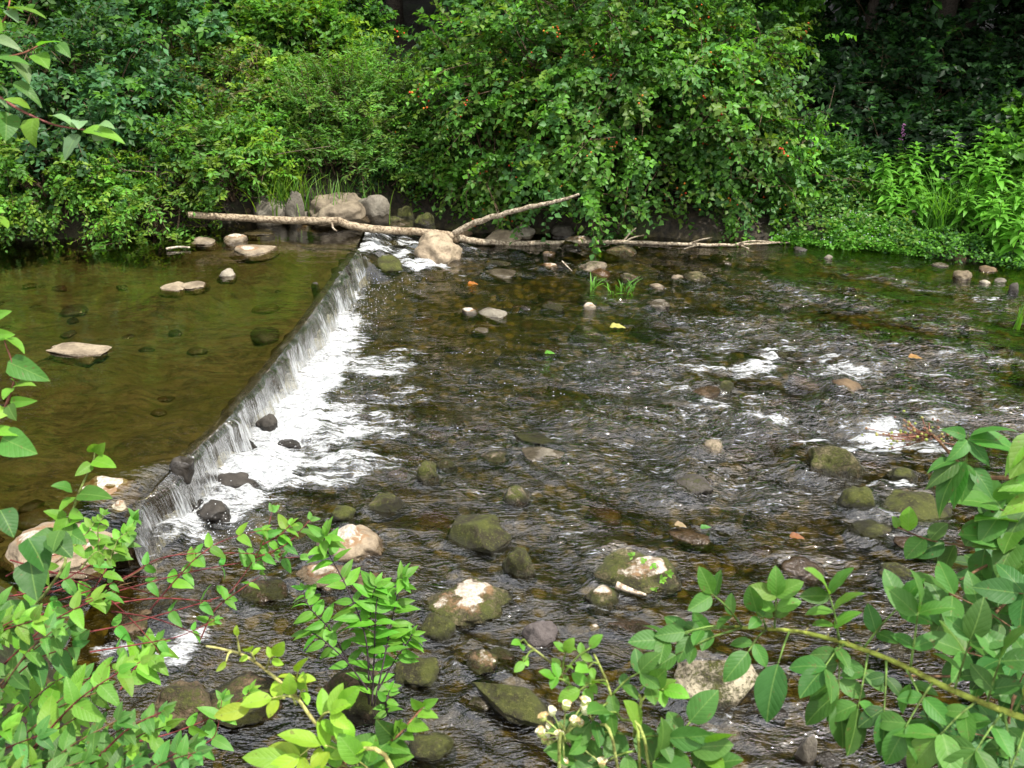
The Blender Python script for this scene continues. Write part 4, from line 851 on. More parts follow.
# ------------------------------------------------------------------ trees
def tree(base, hh, cr, crz, lean, label, seed, n_tw=520, leaf=.15, cols=('mid', 'dark'), r0=.16, low=.42, mat=None):
    rg = np.random.default_rng(seed); base = np.array((base[0], base[1], hgt(*base)-.1)); o = empty('tree', base, label, 'tree', 'trees behind the far bank')
    top = base+np.array((lean[0], lean[1], hh)); q = spline([base, base*.6+top*.4+np.array((rg.normal()*.1, rg.normal()*.1, 0)), top], 16)
    b = Buf(); b.tube(q, np.linspace(r0, r0*.25, 16), 9, (.055, .045, .035)); cen = []
    for k in range(22):
        s = rg.uniform(low, .98); p0 = q[int(s*15)]; a = rg.uniform(0, 6.28); ln = cr*rg.uniform(.55, 1.05)*(1.15-.5*(s-low))
        e = p0+np.array((math.cos(a)*ln, math.sin(a)*ln, ln*rg.uniform(.05, .5))); m_ = (p0+e)/2+np.array((0, 0, .12*ln))
        lq = spline([p0, m_, e], 9); b.tube(lq, np.linspace(r0*.32, .012, 9), 6, (.055, .045, .035)); cen += [lq[4], lq[6], lq[8], lq[8]]
    b.build('trunk', M_BARK, o); cen = np.array(cen)
    n = n_tw; c = cen[rg.integers(len(cen), size=n)]+rg.normal(size=(n, 3))*np.array((.42, .42, .3))*cr*.42
    td = unit(rg.normal(size=(n, 3))*np.array((1, 1, .45))); K = 14; s = np.linspace(.05, 1, K); TL = .75*rg.uniform(.6, 1.2, n)
    p = c[:, None]+td[:, None]*(TL[:, None]*s)[..., None]; p[..., 2] -= .3*TL[:, None]*s**2; p = p.reshape(-1, 3)
    ax = unit(np.repeat(td, K, 0)*.6+rg.normal(size=(n*K, 3))*np.array((.8, .8, .35))-np.array((0, 0, .25))); nr = unit(np.array((0, 0, 1.0))+.5*rg.normal(size=(n*K, 3)))
    cc = np.array([GREEN[z] for z in cols])[rg.integers(len(cols), size=n)]
    L = leaf*rg.uniform(.65, 1.25, n*K)
    b = Buf(); leaves(b, p, ax, nr, L, L*.36, np.repeat(cc, K, 0)*rg.uniform(.7, 1.25, (n*K, 1)), 'tiny', .25, .2); b.build('crown', mat or M_LEAF, o)
    return o
def tx(px, Yq): q = atY(px, 100, Yq); return (q[0], q[1])
TREES = [(925, 14.0, 9, 2.9, (.3, -.3), 'dark tree with the left of the twin trunks above the tall herbs', .13), (948, 14.4, 9.5, 2.8, (-.1, -.2), 'dark tree with the right of the twin trunks above the tall herbs', .12),
 (885, 16.5, 10, 3.2, (0, -.3), 'slim dark tree deep in the wood left of the twin trunks', .10), (1000, 15.5, 10, 3.2, (.2, -.4), 'dark tree near the right edge, right of the twin trunks', .13), (855, 14.2, 8.5, 2.9, (0, -.3), 'thin dark tree nearest the berry shrub', .07),
 (760, 16, 10, 3.2, (0, -.2), 'tree whose dark crown fills the top just right of the berry shrub', .14), (1090, 13.6, 9.5, 3.2, (-.2, -.4), 'tree beyond the right picture edge shading the wood', .14), (1180, 16.5, 11, 3.4, (0, 0), 'second tree beyond the right picture edge', .15),
 (400, 17.0, 7, 2.5, (0, 0), 'dark tree in the gap at the top, between the rounded shrub and the berry shrub', .13), (560, 18.0, 7, 2.5, (0, 0), 'tree behind the middle of the berry shrub', .15), (640, 19, 11, 3.6, (0, 0), 'tall tree far behind the berry shrub', .16),
 (250, 16.5, 7, 2.5, (0, 0), 'tree behind the yellow green leafy shrub', .14), (110, 17.0, 7, 2.5, (0, 0), 'tree behind the dogwood shrub', .15), (-40, 15.5, 7, 2.5, (0, 0), 'tree at the left picture edge behind the shrubs', .14), (-190, 14.5, 7, 2.5, (0, 0), 'tree beyond the left picture edge', .14), (330, 20, 12, 3.8, (0, 0), 'tall tree far behind the dark gap', .17)]
for k, (px, Yq, hh, cr, ln, lab, r0) in enumerate(TREES):
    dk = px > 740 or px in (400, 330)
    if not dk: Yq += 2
    tree(tx(px, Yq), max(hh*1.5, 13), cr*1.3, 2, ln, lab, 200+k, cols=('dark', 'deep', 'deep') if dk else ('mid', 'bright', 'dark'), r0=r0*1.15, n_tw=1500 if dk else 1200, leaf=.16 if dk else .21, low=.16 if dk else .2)  # dk crowns get darker tints, painting the wood's shade into the leaves
# the wood beyond reads as one dark mass
b = Buf(); rg = np.random.default_rng(5); N = 42000
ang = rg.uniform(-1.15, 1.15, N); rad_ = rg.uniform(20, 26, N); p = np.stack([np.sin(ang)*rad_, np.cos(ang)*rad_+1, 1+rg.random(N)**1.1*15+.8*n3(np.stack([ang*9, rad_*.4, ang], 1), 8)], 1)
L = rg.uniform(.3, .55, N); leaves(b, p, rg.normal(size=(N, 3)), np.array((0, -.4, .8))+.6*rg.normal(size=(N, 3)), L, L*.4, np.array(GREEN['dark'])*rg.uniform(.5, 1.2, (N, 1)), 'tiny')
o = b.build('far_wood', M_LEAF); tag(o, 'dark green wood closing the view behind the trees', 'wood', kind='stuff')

# ------------------------------------------------------------------ herbs and ground cover on the right bank
def herb(name, base, hh, n_wh, leafL, lw, cols, label, cat, group, seed, lean=(0, 0), flower=None, per=5, rise=.25):
    """an upright stem with whorls of drooping leaves, biggest in the upper third"""
    rg = np.random.default_rng(seed); base = np.asarray(base, float); o = empty(name, base, label, cat, group)
    q = spline([base, base+np.array((lean[0]*.3, lean[1]*.3, hh*.55)), base+np.array((lean[0], lean[1], hh))], 14)
    b = Buf(); b.tube(q, np.linspace(.009, .003, 14), 5, (.08, .13, .03)); b.build('stem', M_STEM, o); b = Buf()
    for k in range(n_wh):
        s = .22+.78*(k/(n_wh-1)); c = q[min(int(s*13), 13)]+0; L = leafL*(1.0-.55*max(0, s-.72)/.28)*rg.uniform(.8, 1.1)
        a0 = rg.uniform(0, 6.28); aa = a0+np.arange(per)/per*6.283+rg.normal(size=per)*.2; rs = rise+.9*max(0, s-.75)/.25
        ax = np.stack([np.cos(aa), np.sin(aa), np.full(per, rs)], 1); nr = np.stack([-np.cos(aa)*.25, -np.sin(aa)*.25, np.ones(per)], 1)+.15*rg.normal(size=(per, 3))
        t = np.array(GREEN[cols[rg.integers(len(cols))]])*rg.uniform(.8, 1.2, (per, 1))
        leaves(b, np.tile(c, (per, 1)), ax, nr, L*rg.uniform(.8, 1.1, per), L*lw, t, 'mid', .2, .45)
    b.build('foliage', M_LEAF, o)
    if flower is not None:
        b = Buf(); v0, f0 = ICO[1]
        for k in range(26): b.add(v0*.009+q[-1]+np.array((*(rg.normal(size=2)*.012), rg.uniform(-.02, .14))), [f0], np.array(flower)*rg.uniform(.7, 1.2))
        b.build('flower_spike', M_PLAIN, o)
    return o
HERBS = [(873, 9.6, 168), (880, 9.3, 190), (893, 9.7, 158), (903, 9.35, 180), (915, 9.7, 160), (925, 9.25, 186), (934, 9.7, 150), (946, 9.2, 170), (955, 9.6, 146), (966, 9.1, 168), (974, 9.5, 152), (985, 8.95, 176), (994, 9.4, 160), (1004, 8.75, 196), (1012, 9.2, 172), (1020, 8.6, 205), (1034, 8.8, 190), (862, 9.6, 190), (886, 9.1, 208), (908, 9.05, 212), (958, 8.9, 200), (978, 8.75, 205), (996, 8.5, 214), (1016, 8.35, 228)]
HL = ['leafy herb at the left end of the bright stand, front leaves over the forget-me-nots', 'tall herb']
for k, (px, Yq, tp) in enumerate(HERBS):
    f0 = foot(px, 240, Yq); f0[1] = max(f0[1], yfar(f0[0])+.05); f0[2] = hgt(f0[0], f0[1])-.02; hh = max(atY(px, tp, f0[1])[2]-f0[2], .3)*1.28
    herb('tall_herb', f0, hh, 12 if hh > .5 else 8, .2, .17, ('bright', 'lime', 'lime', 'bright'), 'bright green herb with whorled lance leaves in the dense stand on the right bank', 'herb', 'tall herbs on the right bank', 400+k, lean=((k*37 % 11-5)*.012, -.06))
lo_ = [(790, 9.75, 160, 'purple tipped loosestrife standing right of the berry shrub'), (799, 9.9, 148, 'tallest purple tipped loosestrife in the dark gap'), (884, 10.0, 138, 'loosestrife rising out of the left part of the bright herbs')]
for k, (px, Yq, tp, lab) in enumerate(lo_):
    f0 = foot(px, 235, Yq); herb('loosestrife', f0, atY(px, tp, Yq)[2]-f0[2], 13, .11, .16, ('mid', 'bright'), lab, 'flower', 'loosestrife on the far bank', 450+k, flower=(.25, .09, .22), per=4, rise=.7)

def cover(name, px0, px1, dep, hh, n, label, cols, leaf, seed, flowers=0, py=243):
    rg = np.random.default_rng(seed); b = Buf(); x0 = G(px0, py)[0]; x1 = G(px1, py)[0]
    x = rg.uniform(x0, x1, n); u = (x-x0)/(x1-x0); y = yfar(x)-.05+rg.random(n)*dep*np.sqrt(np.clip(1-(2*u-1)**2, .05, 1))+.05*n2(x*6, x*0, seed); z = land(x, y)[0]; z = np.maximum(z, -.01)
    top = hh*(.55+.5*n2(x*5, y*5, seed)+.35*n2(x*14, y*14, seed))*np.clip(1.6*np.sqrt(np.clip(1-(2*u-1)**2, 0, 1)), .3, 1)
    p = np.stack([x, y, z+np.maximum(top, .02)*rg.random(n)**.5], 1)
    L = leaf*rg.uniform(.6, 1.2, n); t = np.array([GREEN[c] for c in cols])[rg.integers(len(cols), size=n)]*rg.uniform(.75, 1.25, (n, 1))
    leaves(b, p, rg.normal(size=(n, 3))*np.array((1, 1, .4)), np.array((0, -.25, 1.0))+.45*rg.normal(size=(n, 3)), L, L*.34, t, 'tiny', .2, .1)
    if flowers:
        v0, f0 = ICO[1]
        for k in rg.integers(n, size=flowers): b.add(v0*np.array((.007, .007, .004))+np.array((x[k], y[k], z[k]+max(top[k], .02)+.015)), [f0], (.55, .62, .8))
    o = b.build(name, M_LEAF); tag(o, label, 'ground cover', kind='stuff')
cover('forget_me_not_patch', 828, 916, .55, .20, 5200, 'bright green patch with tiny pale blue flowers on the right bank', ('lime', 'bright', 'lime'), .035, 501, 55, 247)
cover('cress_patch', 770, 826, .22, .10, 1500, 'small bright green patch at the tip of the log', ('lime', 'bright'), .03, 502, 10, 243)
cover('bank_cover', 905, 1060, .5, .18, 4200, 'low green leaves under the tall herbs', ('bright', 'mid', 'dark'), .04, 503, 0, 258)
cover('shade_cover', 775, 905, 2.2, .35, 6000, 'dim green undergrowth behind the forget-me-nots', ('mid', 'dark', 'olive'), .05, 504, 8, 240)

def grass(name, c, n, hh, spread, label, cols, seed, flop=.5, kind_=None, wd=.006):
    rg = np.random.default_rng(seed); b = Buf(); c = np.asarray(c, float)
    for k in range(n):
        a = rg.uniform(0, 6.28); L = hh*rg.uniform(.5, 1.1); p0 = c+np.array((*(rg.normal(size=2)*spread*.4), 0)); d = np.array((math.cos(a), math.sin(a)))*flop*rg.uniform(.3, 1.2)
        s = np.linspace(0, 1, 7)[:, None]; q = p0+np.concatenate([d*L*s**1.6, L*(s-.35*flop*s**2.5)], 1); sd_ = np.array((-math.sin(a), math.cos(a), 0))
        w_ = (wd*(1-s**2)+.0006); V = np.concatenate([q-sd_*w_, q+sd_*w_+np.array((0, 0, .002))]); i = np.arange(6)
        b.add(V, [np.stack([i, i+1, i+8, i+7], 1)], np.array(GREEN[cols[rg.integers(len(cols))]])*rg.uniform(.7, 1.3))
    o = b.build(name, M_LEAF, origin=c); tag(o, label, 'grass'); return o
f0 = foot(281, 200, 8.95); grass('grass_tuft', f0, 200, .55, .35, 'arching yellowish grass tuft on the bank above the grey boulder', ('olive', 'yellow', 'mid'), 601, .6)
f0 = foot(336, 190, 9.05); grass('grass_tuft', f0, 130, .45, .5, 'fine green grass tuft behind the widest flat topped boulder', ('mid', 'olive'), 602, .5, wd=.004)
grass('grass_tuft', G(623, 291, .0), 24, .15, .14, 'light green grass tuft growing in the middle of the stream', ('mid', 'bright'), 603, 1.1, wd=.007)
grass('grass_tuft', G(594, 290, .0), 8, .2, .05, 'thin grass sprout left of the tuft in mid stream', ('bright',), 604, .8)
grass('grass_tuft', G(1018, 330, .0), 12, .25, .06, 'small reedy sprout in the water at the right picture edge', ('bright', 'yellow'), 605, .3)
for k, (px, Yq) in enumerate([(926, 9.0), (940, 8.95), (955, 9.0), (1008, 8.7)]):
    f0 = foot(px, 250, Yq); f0[1] = max(f0[1], yfar(f0[0])+.02); f0[2] = hgt(f0[0], f0[1]); grass('bank_grass', f0, 60, .6, .14, ['arching grass clump at the left of the tall herbs, beside the forget-me-nots', 'second grass clump from the left in front of the tall herbs', 'third grass clump from the left in front of the tall herbs', 'tall grass clump by the right picture edge'][k], ('mid', 'bright'), 610+k, .7)
def drift_leaf(px, py, L, tint, label, lift=.012):
    c = G(px, py, lift); b = Buf(); rg = np.random.default_rng(px)
    leaves(b, [(0, 0, 0)], [(1, rg.normal()*.3, .1)], [(0, -.1, 1)], [L], [L*.32], [tint], 'egg', .4, .1, .15); o = b.build('fallen_leaf', M_NEAR); o.location = c-np.array((L/2, 0, 0)); tag(o, label, 'leaf', 'fallen leaves on the water')
drift_leaf(473, 284, .10, (.38, .14, .03), 'orange leaf floating in the far stream below the pinkish boulder')
drift_leaf(618, 327, .13, (.45, .42, .12), 'pale yellow leaf floating in mid stream', .02)
drift_leaf(797, 536, .08, (.28, .11, .05), 'curled rust leaf caught in the near rapids', .04)
drift_leaf(915, 357, .10, (.36, .19, .06), 'tan orange leaf floating in the right rapids', .03)
drift_leaf(706, 528, .06, (.07, .22, .04), 'bright green leaf floating left of the little mossy stone', .04)
drift_leaf(681, 524, .07, (.36, .26, .16), 'pale tan leaf stuck on the low wet brown stone', .05)
drift_leaf(550, 353, .08, (.1, .3, .03), 'green leaf drifting in the calm water', .015)

# ------------------------------------------------------------------ plants on the near bank
def tocam(p): return unit(CAM-np.asarray(p))
class Plant:
    def __init__(s, name, base, label, cat, group=None, seed=0):
        s.o = empty(name, base, label, cat, group); s.F = Buf(); s.S = Buf(); s.rg = np.random.default_rng(seed); s.k = .84
    def stem(s, pts, r0, r1, col, n=16, seg=7):
        q = spline(pts, n); s.S.tube(q, np.linspace(r0, r1, n), seg, col); return q
    def leaf(s, p, ax, L, lw, tint, kind='oval', face=.5, droop=.25, fold=.22, var=.15):
        rg = s.rg; p = np.asarray(p, float); face = face*rg.uniform(.2, 1.25); nr = np.array((0, 0, 1.0))*(1-face)+tocam(p)*face+rg.normal(size=3)*.3
        t = np.array(GREEN[tint] if isinstance(tint, str) else tint)*(1+var*rg.normal())*(1+.08*rg.normal(size=3))
        L = L*s.k*rg.uniform(.85, 1.1); leaves(s.F, [p], [ax], [nr], L, L*lw, [t], kind, fold, droop*rg.uniform(.5, 1.5), .05, 0)
    def compound(s, p0, p1, pairs, L, tint, lw=.3, kind='oval', rc=(.12, .2, .04), face=.5, rr=.0014, spread=1.0, taper=.25):
        p0 = np.asarray(p0, float); p1 = np.asarray(p1, float); q = s.stem([p0, (p0+p1)/2+np.array((0, 0, .006)), p1], rr*1.3, rr*.7, rc, 8, 5)
        d = unit(p1-p0); nr = np.array((0, 0, 1.0))*(1-face)+tocam(p1)*face; sd = unit(np.cross(d, nr))
        for k in range(pairs):
            f = .35+.6*k/max(pairs-1, 1) if pairs > 1 else .7; c = p0+(p1-p0)*f; sz = L*(1-taper*(1-k/max(pairs-1, 1)))
            for g in (-1, 1): s.leaf(c+s.rg.normal(size=3)*.002, unit(d*.62*spread+sd*g+s.rg.normal(size=3)*.15), sz*s.rg.uniform(.85, 1.08), lw, tint, kind, face)
        s.leaf(p1, unit(d+s.rg.normal(size=3)*.12), L*1.1, lw, tint, kind, face)
    def pair(s, c, d, L, tint, lw=.3, kind='egg', face=.5, ang=1.0, droop=.3):
        nr = np.array((0, 0, 1.0))*(1-face)+tocam(c)*face; sd = unit(np.cross(d, nr)); a = s.rg.uniform(-.5, .5); sd = unit(sd*math.cos(a)+np.cross(d, sd)*math.sin(a))
        for g in (-1, 1): s.leaf(c, unit(d*.5+sd*g*ang+s.rg.normal(size=3)*.12), L*s.rg.uniform(.8, 1.1), lw, tint, kind, face, droop)
    def shoot(s, pts, npair, L, tint, col, r0=.003, r1=.0012, lw=.3, kind='egg', start=.15, face=.5, tipn=True, grow=-.35, n=24):
        q = s.stem(pts, r0, r1, col, n)
        for k in range(npair):
            f = start+(1-start)*k/max(npair-.3, 1); i = min(int(f*(n-1)), n-2); d = unit(q[i+1]-q[i]); s.pair(q[i], d, L*(1+grow*f), tint, lw, kind, face)
        if tipn:
            d = unit(q[-1]-q[-3]); s.pair(q[-1], d, L*.55, tint, lw, kind, face, .55); s.leaf(q[-1], d, L*.5, lw, tint, kind, face)
        return q
    def done(s, leafmat=None, fname='foliage'):
        if s.F.v: s.F.build(fname, leafmat or M_NEAR, s.o)
        if s.S.v: s.S.build('stem', M_STEM, s.o)
        return s.o
def px(d): return d/F
def nb(x, y): return np.array((x, y, hgt(x, y)-.02))
RED = (.17, .035, .035); BR = (.17, .10, .05); YG = (.30, .36, .06)
NMID, NLT, NDK = (.070, .175, .030), (.130, .285, .030), (.042, .120, .026)
RMID, RLT, RDK = (.060, .165, .026), (.095, .225, .032), (.038, .112, .022)

# --- rose branch from the right
d = 1.35
P1 = Plant('wild_rose', nb(1.9, .75), 'wild rose arching in from the right on a thorny yellow green stem', 'rose bush', None, 1); P1.k = .78
q = P1.stem([nb(1.9, .75), D(1110, 745, 1.2), D(1024, 718, 1.22), D(952, 690, 1.26), D(900, 664, 1.3), D(850, 645, 1.33), D(800, 632, 1.36), D(735, 627, 1.4)], .0052, .0026, YG, 60, 9)
for k in range(14, 56, 4): P1.S.tube([q[k], q[k]+np.array((.006*((k % 3)-1), .002, .008))], [.0022, .0003], 5, (.33, .30, .08))
for (a, bb, c_, e, pr, L, t) in [(737, 628, 664, 640, 3, 40, RMID), (742, 627, 712, 594, 2, 40, RMID), (735, 627, 685, 632, 1, 38, RMID), (740, 628, 676, 655, 1, 34, RMID), (776, 630, 776, 596, 3, 38, RLT), (768, 632, 748, 652, 1, 44, RMID), (764, 631, 757, 612, 1, 36, RMID), (790, 632, 778, 664, 0, 60, RDK),
   (838, 640, 829, 594, 3, 46, RLT), (846, 643, 824, 668, 2, 48, RMID), (842, 641, 838, 700, 3, 50, RMID), (866, 652, 858, 708, 2, 50, RMID), (888, 660, 884, 712, 2, 46, RDK), (862, 650, 900, 606, 2, 46, RMID), (910, 668, 918, 612, 2, 48, RMID),
   (905, 667, 928, 720, 2, 48, RMID), (935, 682, 905, 728, 2, 50, RMID), (952, 690, 970, 640, 2, 50, RMID), (975, 700, 940, 735, 2, 52, RLT), (988, 704, 1000, 660, 2, 52, RMID), (1005, 712, 975, 752, 2, 56, RMID), (1015, 715, 1040, 670, 2, 54, RMID), (1000, 710, 1010, 770, 2, 54, RMID), (1040, 725, 1000, 800, 2, 56, RMID)]:
    i = np.argmin(np.linalg.norm(q-D(a, bb, np.interp(a, [735, 1024], [1.4, 1.22])), axis=1)); dd = np.interp(a, [735, 1024], [1.4, 1.22])
    P1.compound(q[i], D(c_, e, dd-.03), pr, L*px(dd)*1.08, t, .27, 'oval', (.14, .24, .05))
P1.done()
# --- darker rose bush filling the right edge behind it
P2 = Plant('wild_rose', nb(2.3, 1.3), 'dense wild rose bush crowding the lower right edge behind the thorny yellow green stem', 'rose bush', None, 2); P2.k = .78
for k in range(38):
    e = (P2.rg.uniform(905, 1075), P2.rg.uniform(560, 765)); 
    if e[0] < 940 and e[1] > 650: continue
    dd = P2.rg.uniform(1.5, 1.95); s0 = (e[0]+P2.rg.uniform(60, 130), e[1]+P2.rg.uniform(-10, 60)); 
    P2.compound(D(*s0, dd+.05), D(*e, dd), 3, P2.rg.uniform(44, 56)*px(dd)*1.1, (RMID, RDK, RMID, (.045, .14, .035))[k % 4], .26, 'oval', BR)
for a in ([(1100, 560), (1010, 600), (965, 655)], [(1090, 690), (1000, 678), (905, 676)], [(1110, 520), (1000, 560), (960, 580)], [(1060, 800), (1030, 650), (1024, 580)]):
    P2.stem([nb(2.3, 1.3), D(*a[0], 1.75), D(*a[1], 1.7), D(*a[2], 1.65)], .005, .002, BR, 20)
P2.done()
# --- single leaves on the thin twig by the yellow mossy boulder
P3 = Plant('wild_rose', nb(2.5, 1.6), 'thin arching twig with few large leaves in front of the yellow green mossy boulder', 'shrub', None, 3)
q = P3.stem([nb(2.5, 1.6), D(1060, 560, 1.75), D(980, 548, 1.72), D(930, 540, 1.7), D(897, 527, 1.7)], .003, .0014, BR, 24)
for (x, y, ex, ey, L, t) in [(955, 545, 930, 590, 40, NMID), (944, 542, 916, 552, 44, NDK), (925, 538, 900, 560, 42, NMID), (908, 531, 909, 505, 30, NLT), (898, 528, 893, 512, 16, NLT), (965, 546, 985, 520, 44, NMID), (985, 549, 975, 590, 44, NMID), (930, 540, 945, 520, 34, NMID)]:
    p = D(x, y, 1.7); P3.leaf(p, D(ex, ey, 1.69)-p, L*px(1.7), .34, t, 'oval', .5)
P3.done()
# --- elder branch with its fruit cluster
P4 = Plant('elder_shrub', nb(2.6, 1.9), 'elder branch with long drooping leaflets and a loose reddish green berry cluster', 'elder', None, 4); P4.k = 1.0
q = P4.stem([nb(2.6, 1.9), D(1090, 482, 1.62), D(1024, 478, 1.6), D(985, 477, 1.6), D(962, 466, 1.6), D(938, 440, 1.62), D(930, 433, 1.62)], .0055, .002, BR, 30)
EL = (.06, .185, .03)
for (x, y, ex, ey, L, lw) in [(965, 461, 928, 500, 62, .2), (958, 462, 934, 478, 50, .2), (962, 462, 950, 505, 54, .2), (966, 463, 966, 500, 44, .22), (955, 460, 930, 462, 34, .2), (972, 468, 985, 482, 34, .24), (968, 440, 1010, 436, 58, .22), (967, 440, 960, 452, 36, .22), (968, 440, 985, 458, 40, .2), (966, 436, 950, 428, 26, .24), (970, 436, 1000, 424, 52, .2)]:
    p = D(x, y, 1.58); P4.leaf(p, D(ex, ey, 1.56)-p, L*px(1.58), lw, EL, 'lance', .35, .4)
P4.stem([D(966, 468, 1.6), D(967, 450, 1.59), D(968, 434, 1.58)], .0022, .001, (.14, .22, .05))
for (x, y, ex, ey, L, lw) in [(1045, 432, 985, 462, 66, .2), (1040, 436, 1008, 480, 60, .3), (1060, 425, 1000, 438, 60, .2), (1040, 470, 1010, 495, 44, .25), (1040, 500, 985, 508, 50, .24), (1035, 485, 1000, 480, 40, .24)]:
    p = D(x, y, 1.45); P4.leaf(p, D(ex, ey, 1.42)-p, L*px(1.45), lw, NLT, 'lance', .45, .3)
for k in range(5):
    e = (P4.rg.uniform(975, 1040), P4.rg.uniform(485, 560)); P4.compound(D(e[0]+60, e[1]+25, 1.7), D(*e, 1.68), 3, 48*px(1.7), NMID, .28, 'oval', BR)
bb_ = Buf(); v0, f0 = ICO[1]
for k in range(75):
    e = D(P4.rg.normal(917, 20), P4.rg.normal(434, 7), 1.63+P4.rg.normal()*.02); bb_.add(v0*.0028*P4.rg.uniform(.7, 1.1)+e, [f0], [(.30, .36, .06), (.28, .16, .07), (.20, .09, .05), (.35, .34, .1)][k % 4]); 
    if k % 2: P4.S.tube(spline([D(932, 434, 1.62), (D(932, 434, 1.62)+e)/2+np.array((0, 0, -.006)), e], 5), [.0009]*5, 3, (.28, .12, .08), False)
bb_.build('berries', M_PLAIN, P4.o)['kind'] = 'stuff'; P4.done()

# --- rose at the bottom centre, with the flower head
P5 = Plant('wild_rose', nb(.25, .95), 'wild rose at the bottom centre with upright pale shoots and broad leaflets', 'rose bush', None, 5); d = 1.3
q1 = P5.stem([nb(.25, .95), D(620, 790, d), D(592, 720, d), D(560, 672, d), D(527, 644, d)], .0024, .0016, (.30, .34, .10), 30)
q2 = P5.stem([nb(.25, .95), D(650, 790, d), D(618, 715, d), D(606, 680, d), D(594, 654, d)], .0024, .0016, (.30, .36, .09), 30)
q3 = P5.stem([nb(.25, .95), D(640, 780, d), D(634, 735, d), D(641, 700, d), D(630, 690, d)], .0024, .002, (.30, .38, .08), 26)
q4 = P5.stem([D(641, 702, d), D(646, 694, d), D(650, 690, d)], .002, .0012, (.30, .38, .08), 8)
for (x, y, ex, ey, pr, L, t) in [(527, 644, 520, 642, 1, 15, NLT), (534, 650, 524, 662, 1, 15, NLT), (562, 672, 566, 652, 2, 20, NLT), (565, 672, 590, 648, 1, 24, NLT), (575, 690, 555, 678, 2, 20, NLT), (578, 690, 592, 684, 1, 26, NLT),
    (598, 664, 588, 668, 1, 22, NLT), (605, 680, 580, 690, 1, 32, NLT), (612, 695, 640, 672, 2, 34, NMID), (640, 690, 652, 684, 1, 40, NMID), (648, 691, 664, 690, 1, 36, NLT), (612, 700, 590, 722, 2, 40, NMID), (622, 720, 610, 712, 1, 46, NMID),
    (630, 735, 585, 735, 2, 44, NMID), (634, 740, 668, 738, 1, 48, NMID), (645, 752, 690, 748, 1, 54, NMID), (640, 750, 600, 765, 2, 54, NMID), (660, 765, 690, 722, 1, 44, NMID), (640, 790, 655, 760, 2, 60, NMID), (610, 780, 575, 760, 1, 44, NMID), (690, 770, 708, 748, 1, 46, NLT), (650, 780, 700, 770, 2, 50, NMID), (650, 765, 640, 730, 0, 50, NLT)]:
    P5.compound(D(x, y, d), D(ex, ey, d-.02), pr, L*px(d), t, .3, 'oval', (.2, .3, .06))
P5.done()
for q_, nm in ((0, 'x'),):
    P6 = Plant('rose_flower_head', D(560, 790, 1.27)-np.array((0, 0, .02)), 'spent flower head of creamy buds and withered white petals at the bottom centre', 'flowers', None, 6); d = 1.27
    q = P6.stem([nb(.13, .9), D(560, 790, d), D(566, 740, d), D(560, 722, d)], .003, .0015, (.32, .4, .1), 20); fb = Buf(); v0, f0 = ICO[2]
    for (x, y) in [(543, 718), (552, 712), (549, 728), (559, 736), (541, 733), (586, 710), (574, 722), (580, 724), (551, 745), (556, 758), (576, 748), (564, 763), (545, 740), (585, 702), (590, 760), (602, 764), (566, 706)]:
        e = D(x, y, d+P6.rg.normal()*.012); P6.S.tube(spline([D(563, 738, d), (D(563, 738, d)+e)/2+np.array((0, 0, .004)), e], 6), [.0014, .0013, .0012, .0011, .001, .001], 5, (.34, .42, .12), False)
        fb.add(v0*np.array((.0062, .0062, .0075))*P6.rg.uniform(.7, 1.1)+e, [f0], (.42, .48, .14) if P6.rg.random() < .6 else (.6, .62, .35))
        for k in range(5):
            a = k/5*6.28+P6.rg.random(); leaves(fb, [e+np.array((0, 0, .004))], [(math.cos(a), math.sin(a), .5)], [(0, 0, 1)], [.0085*P6.rg.uniform(.6, 1.2)], [.0045], [(.66, .62, .42) if P6.rg.random() < .6 else (.36, .26, .12)], 'midoval', .3, .3)
    fb.build('flowers', M_PLAIN, P6.o); P6.done()

# --- yellow green shoot
P7 = Plant('rose_shoot', nb(-.2, 1.0), 'young yellow green shoot slanting up to the left at the bottom, brightest foliage', 'shoot', None, 7); P7.k = .74; d = 1.35
YL = (.27, .42, .035); YM = (.19, .38, .035)
q = P7.stem([nb(-.2, 1.0), D(400, 800, d), D(345, 768-20, d), D(318, 726, d), D(296, 697, d), D(268, 672, d), D(245, 656, d), D(222, 649, d), D(206, 646, d)], .0036, .0014, (.42, .40, .14), 50, 8)
for (x, y, ex, ey, pr, L, lw, t) in [(240, 655, 237, 636, 0, 16, .3, YL), (232, 652, 226, 662, 0, 20, .25, YL), (255, 662, 250, 652, 1, 20, .35, YL), (266, 670, 274, 656, 1, 26, .32, YL), (296, 694, 298, 672, 1, 34, .34, YL), (300, 697, 305, 690, 1, 32, .34, YM), (300, 700, 272, 698, 1, 34, .36, YL), (285, 698, 250, 708, 0, 44, .28, YL), (296, 705, 290, 695, 0, 30, .36, YM), 
    (318, 722, 330, 712, 2, 44, .3, YM), (318, 722, 340, 706, 0, 46, .3, YM), (330, 740, 300, 756, 2, 50, .27, YL), (345, 756, 322, 745, 1, 54, .28, YL), (345, 765, 290, 760, 1, 56, .26, YM), (360, 775, 350, 745, 1, 44, .36, YM), (350, 768, 335, 770, 1, 50, .32, NLT), (380, 785, 360, 762, 1, 50, .36, NLT)]:
    P7.compound(D(x, y, d), D(ex, ey, d-.02), pr, L*px(d)*1.1, t, lw*.8, 'oval', (.4, .42, .12), .6)
P7.done()
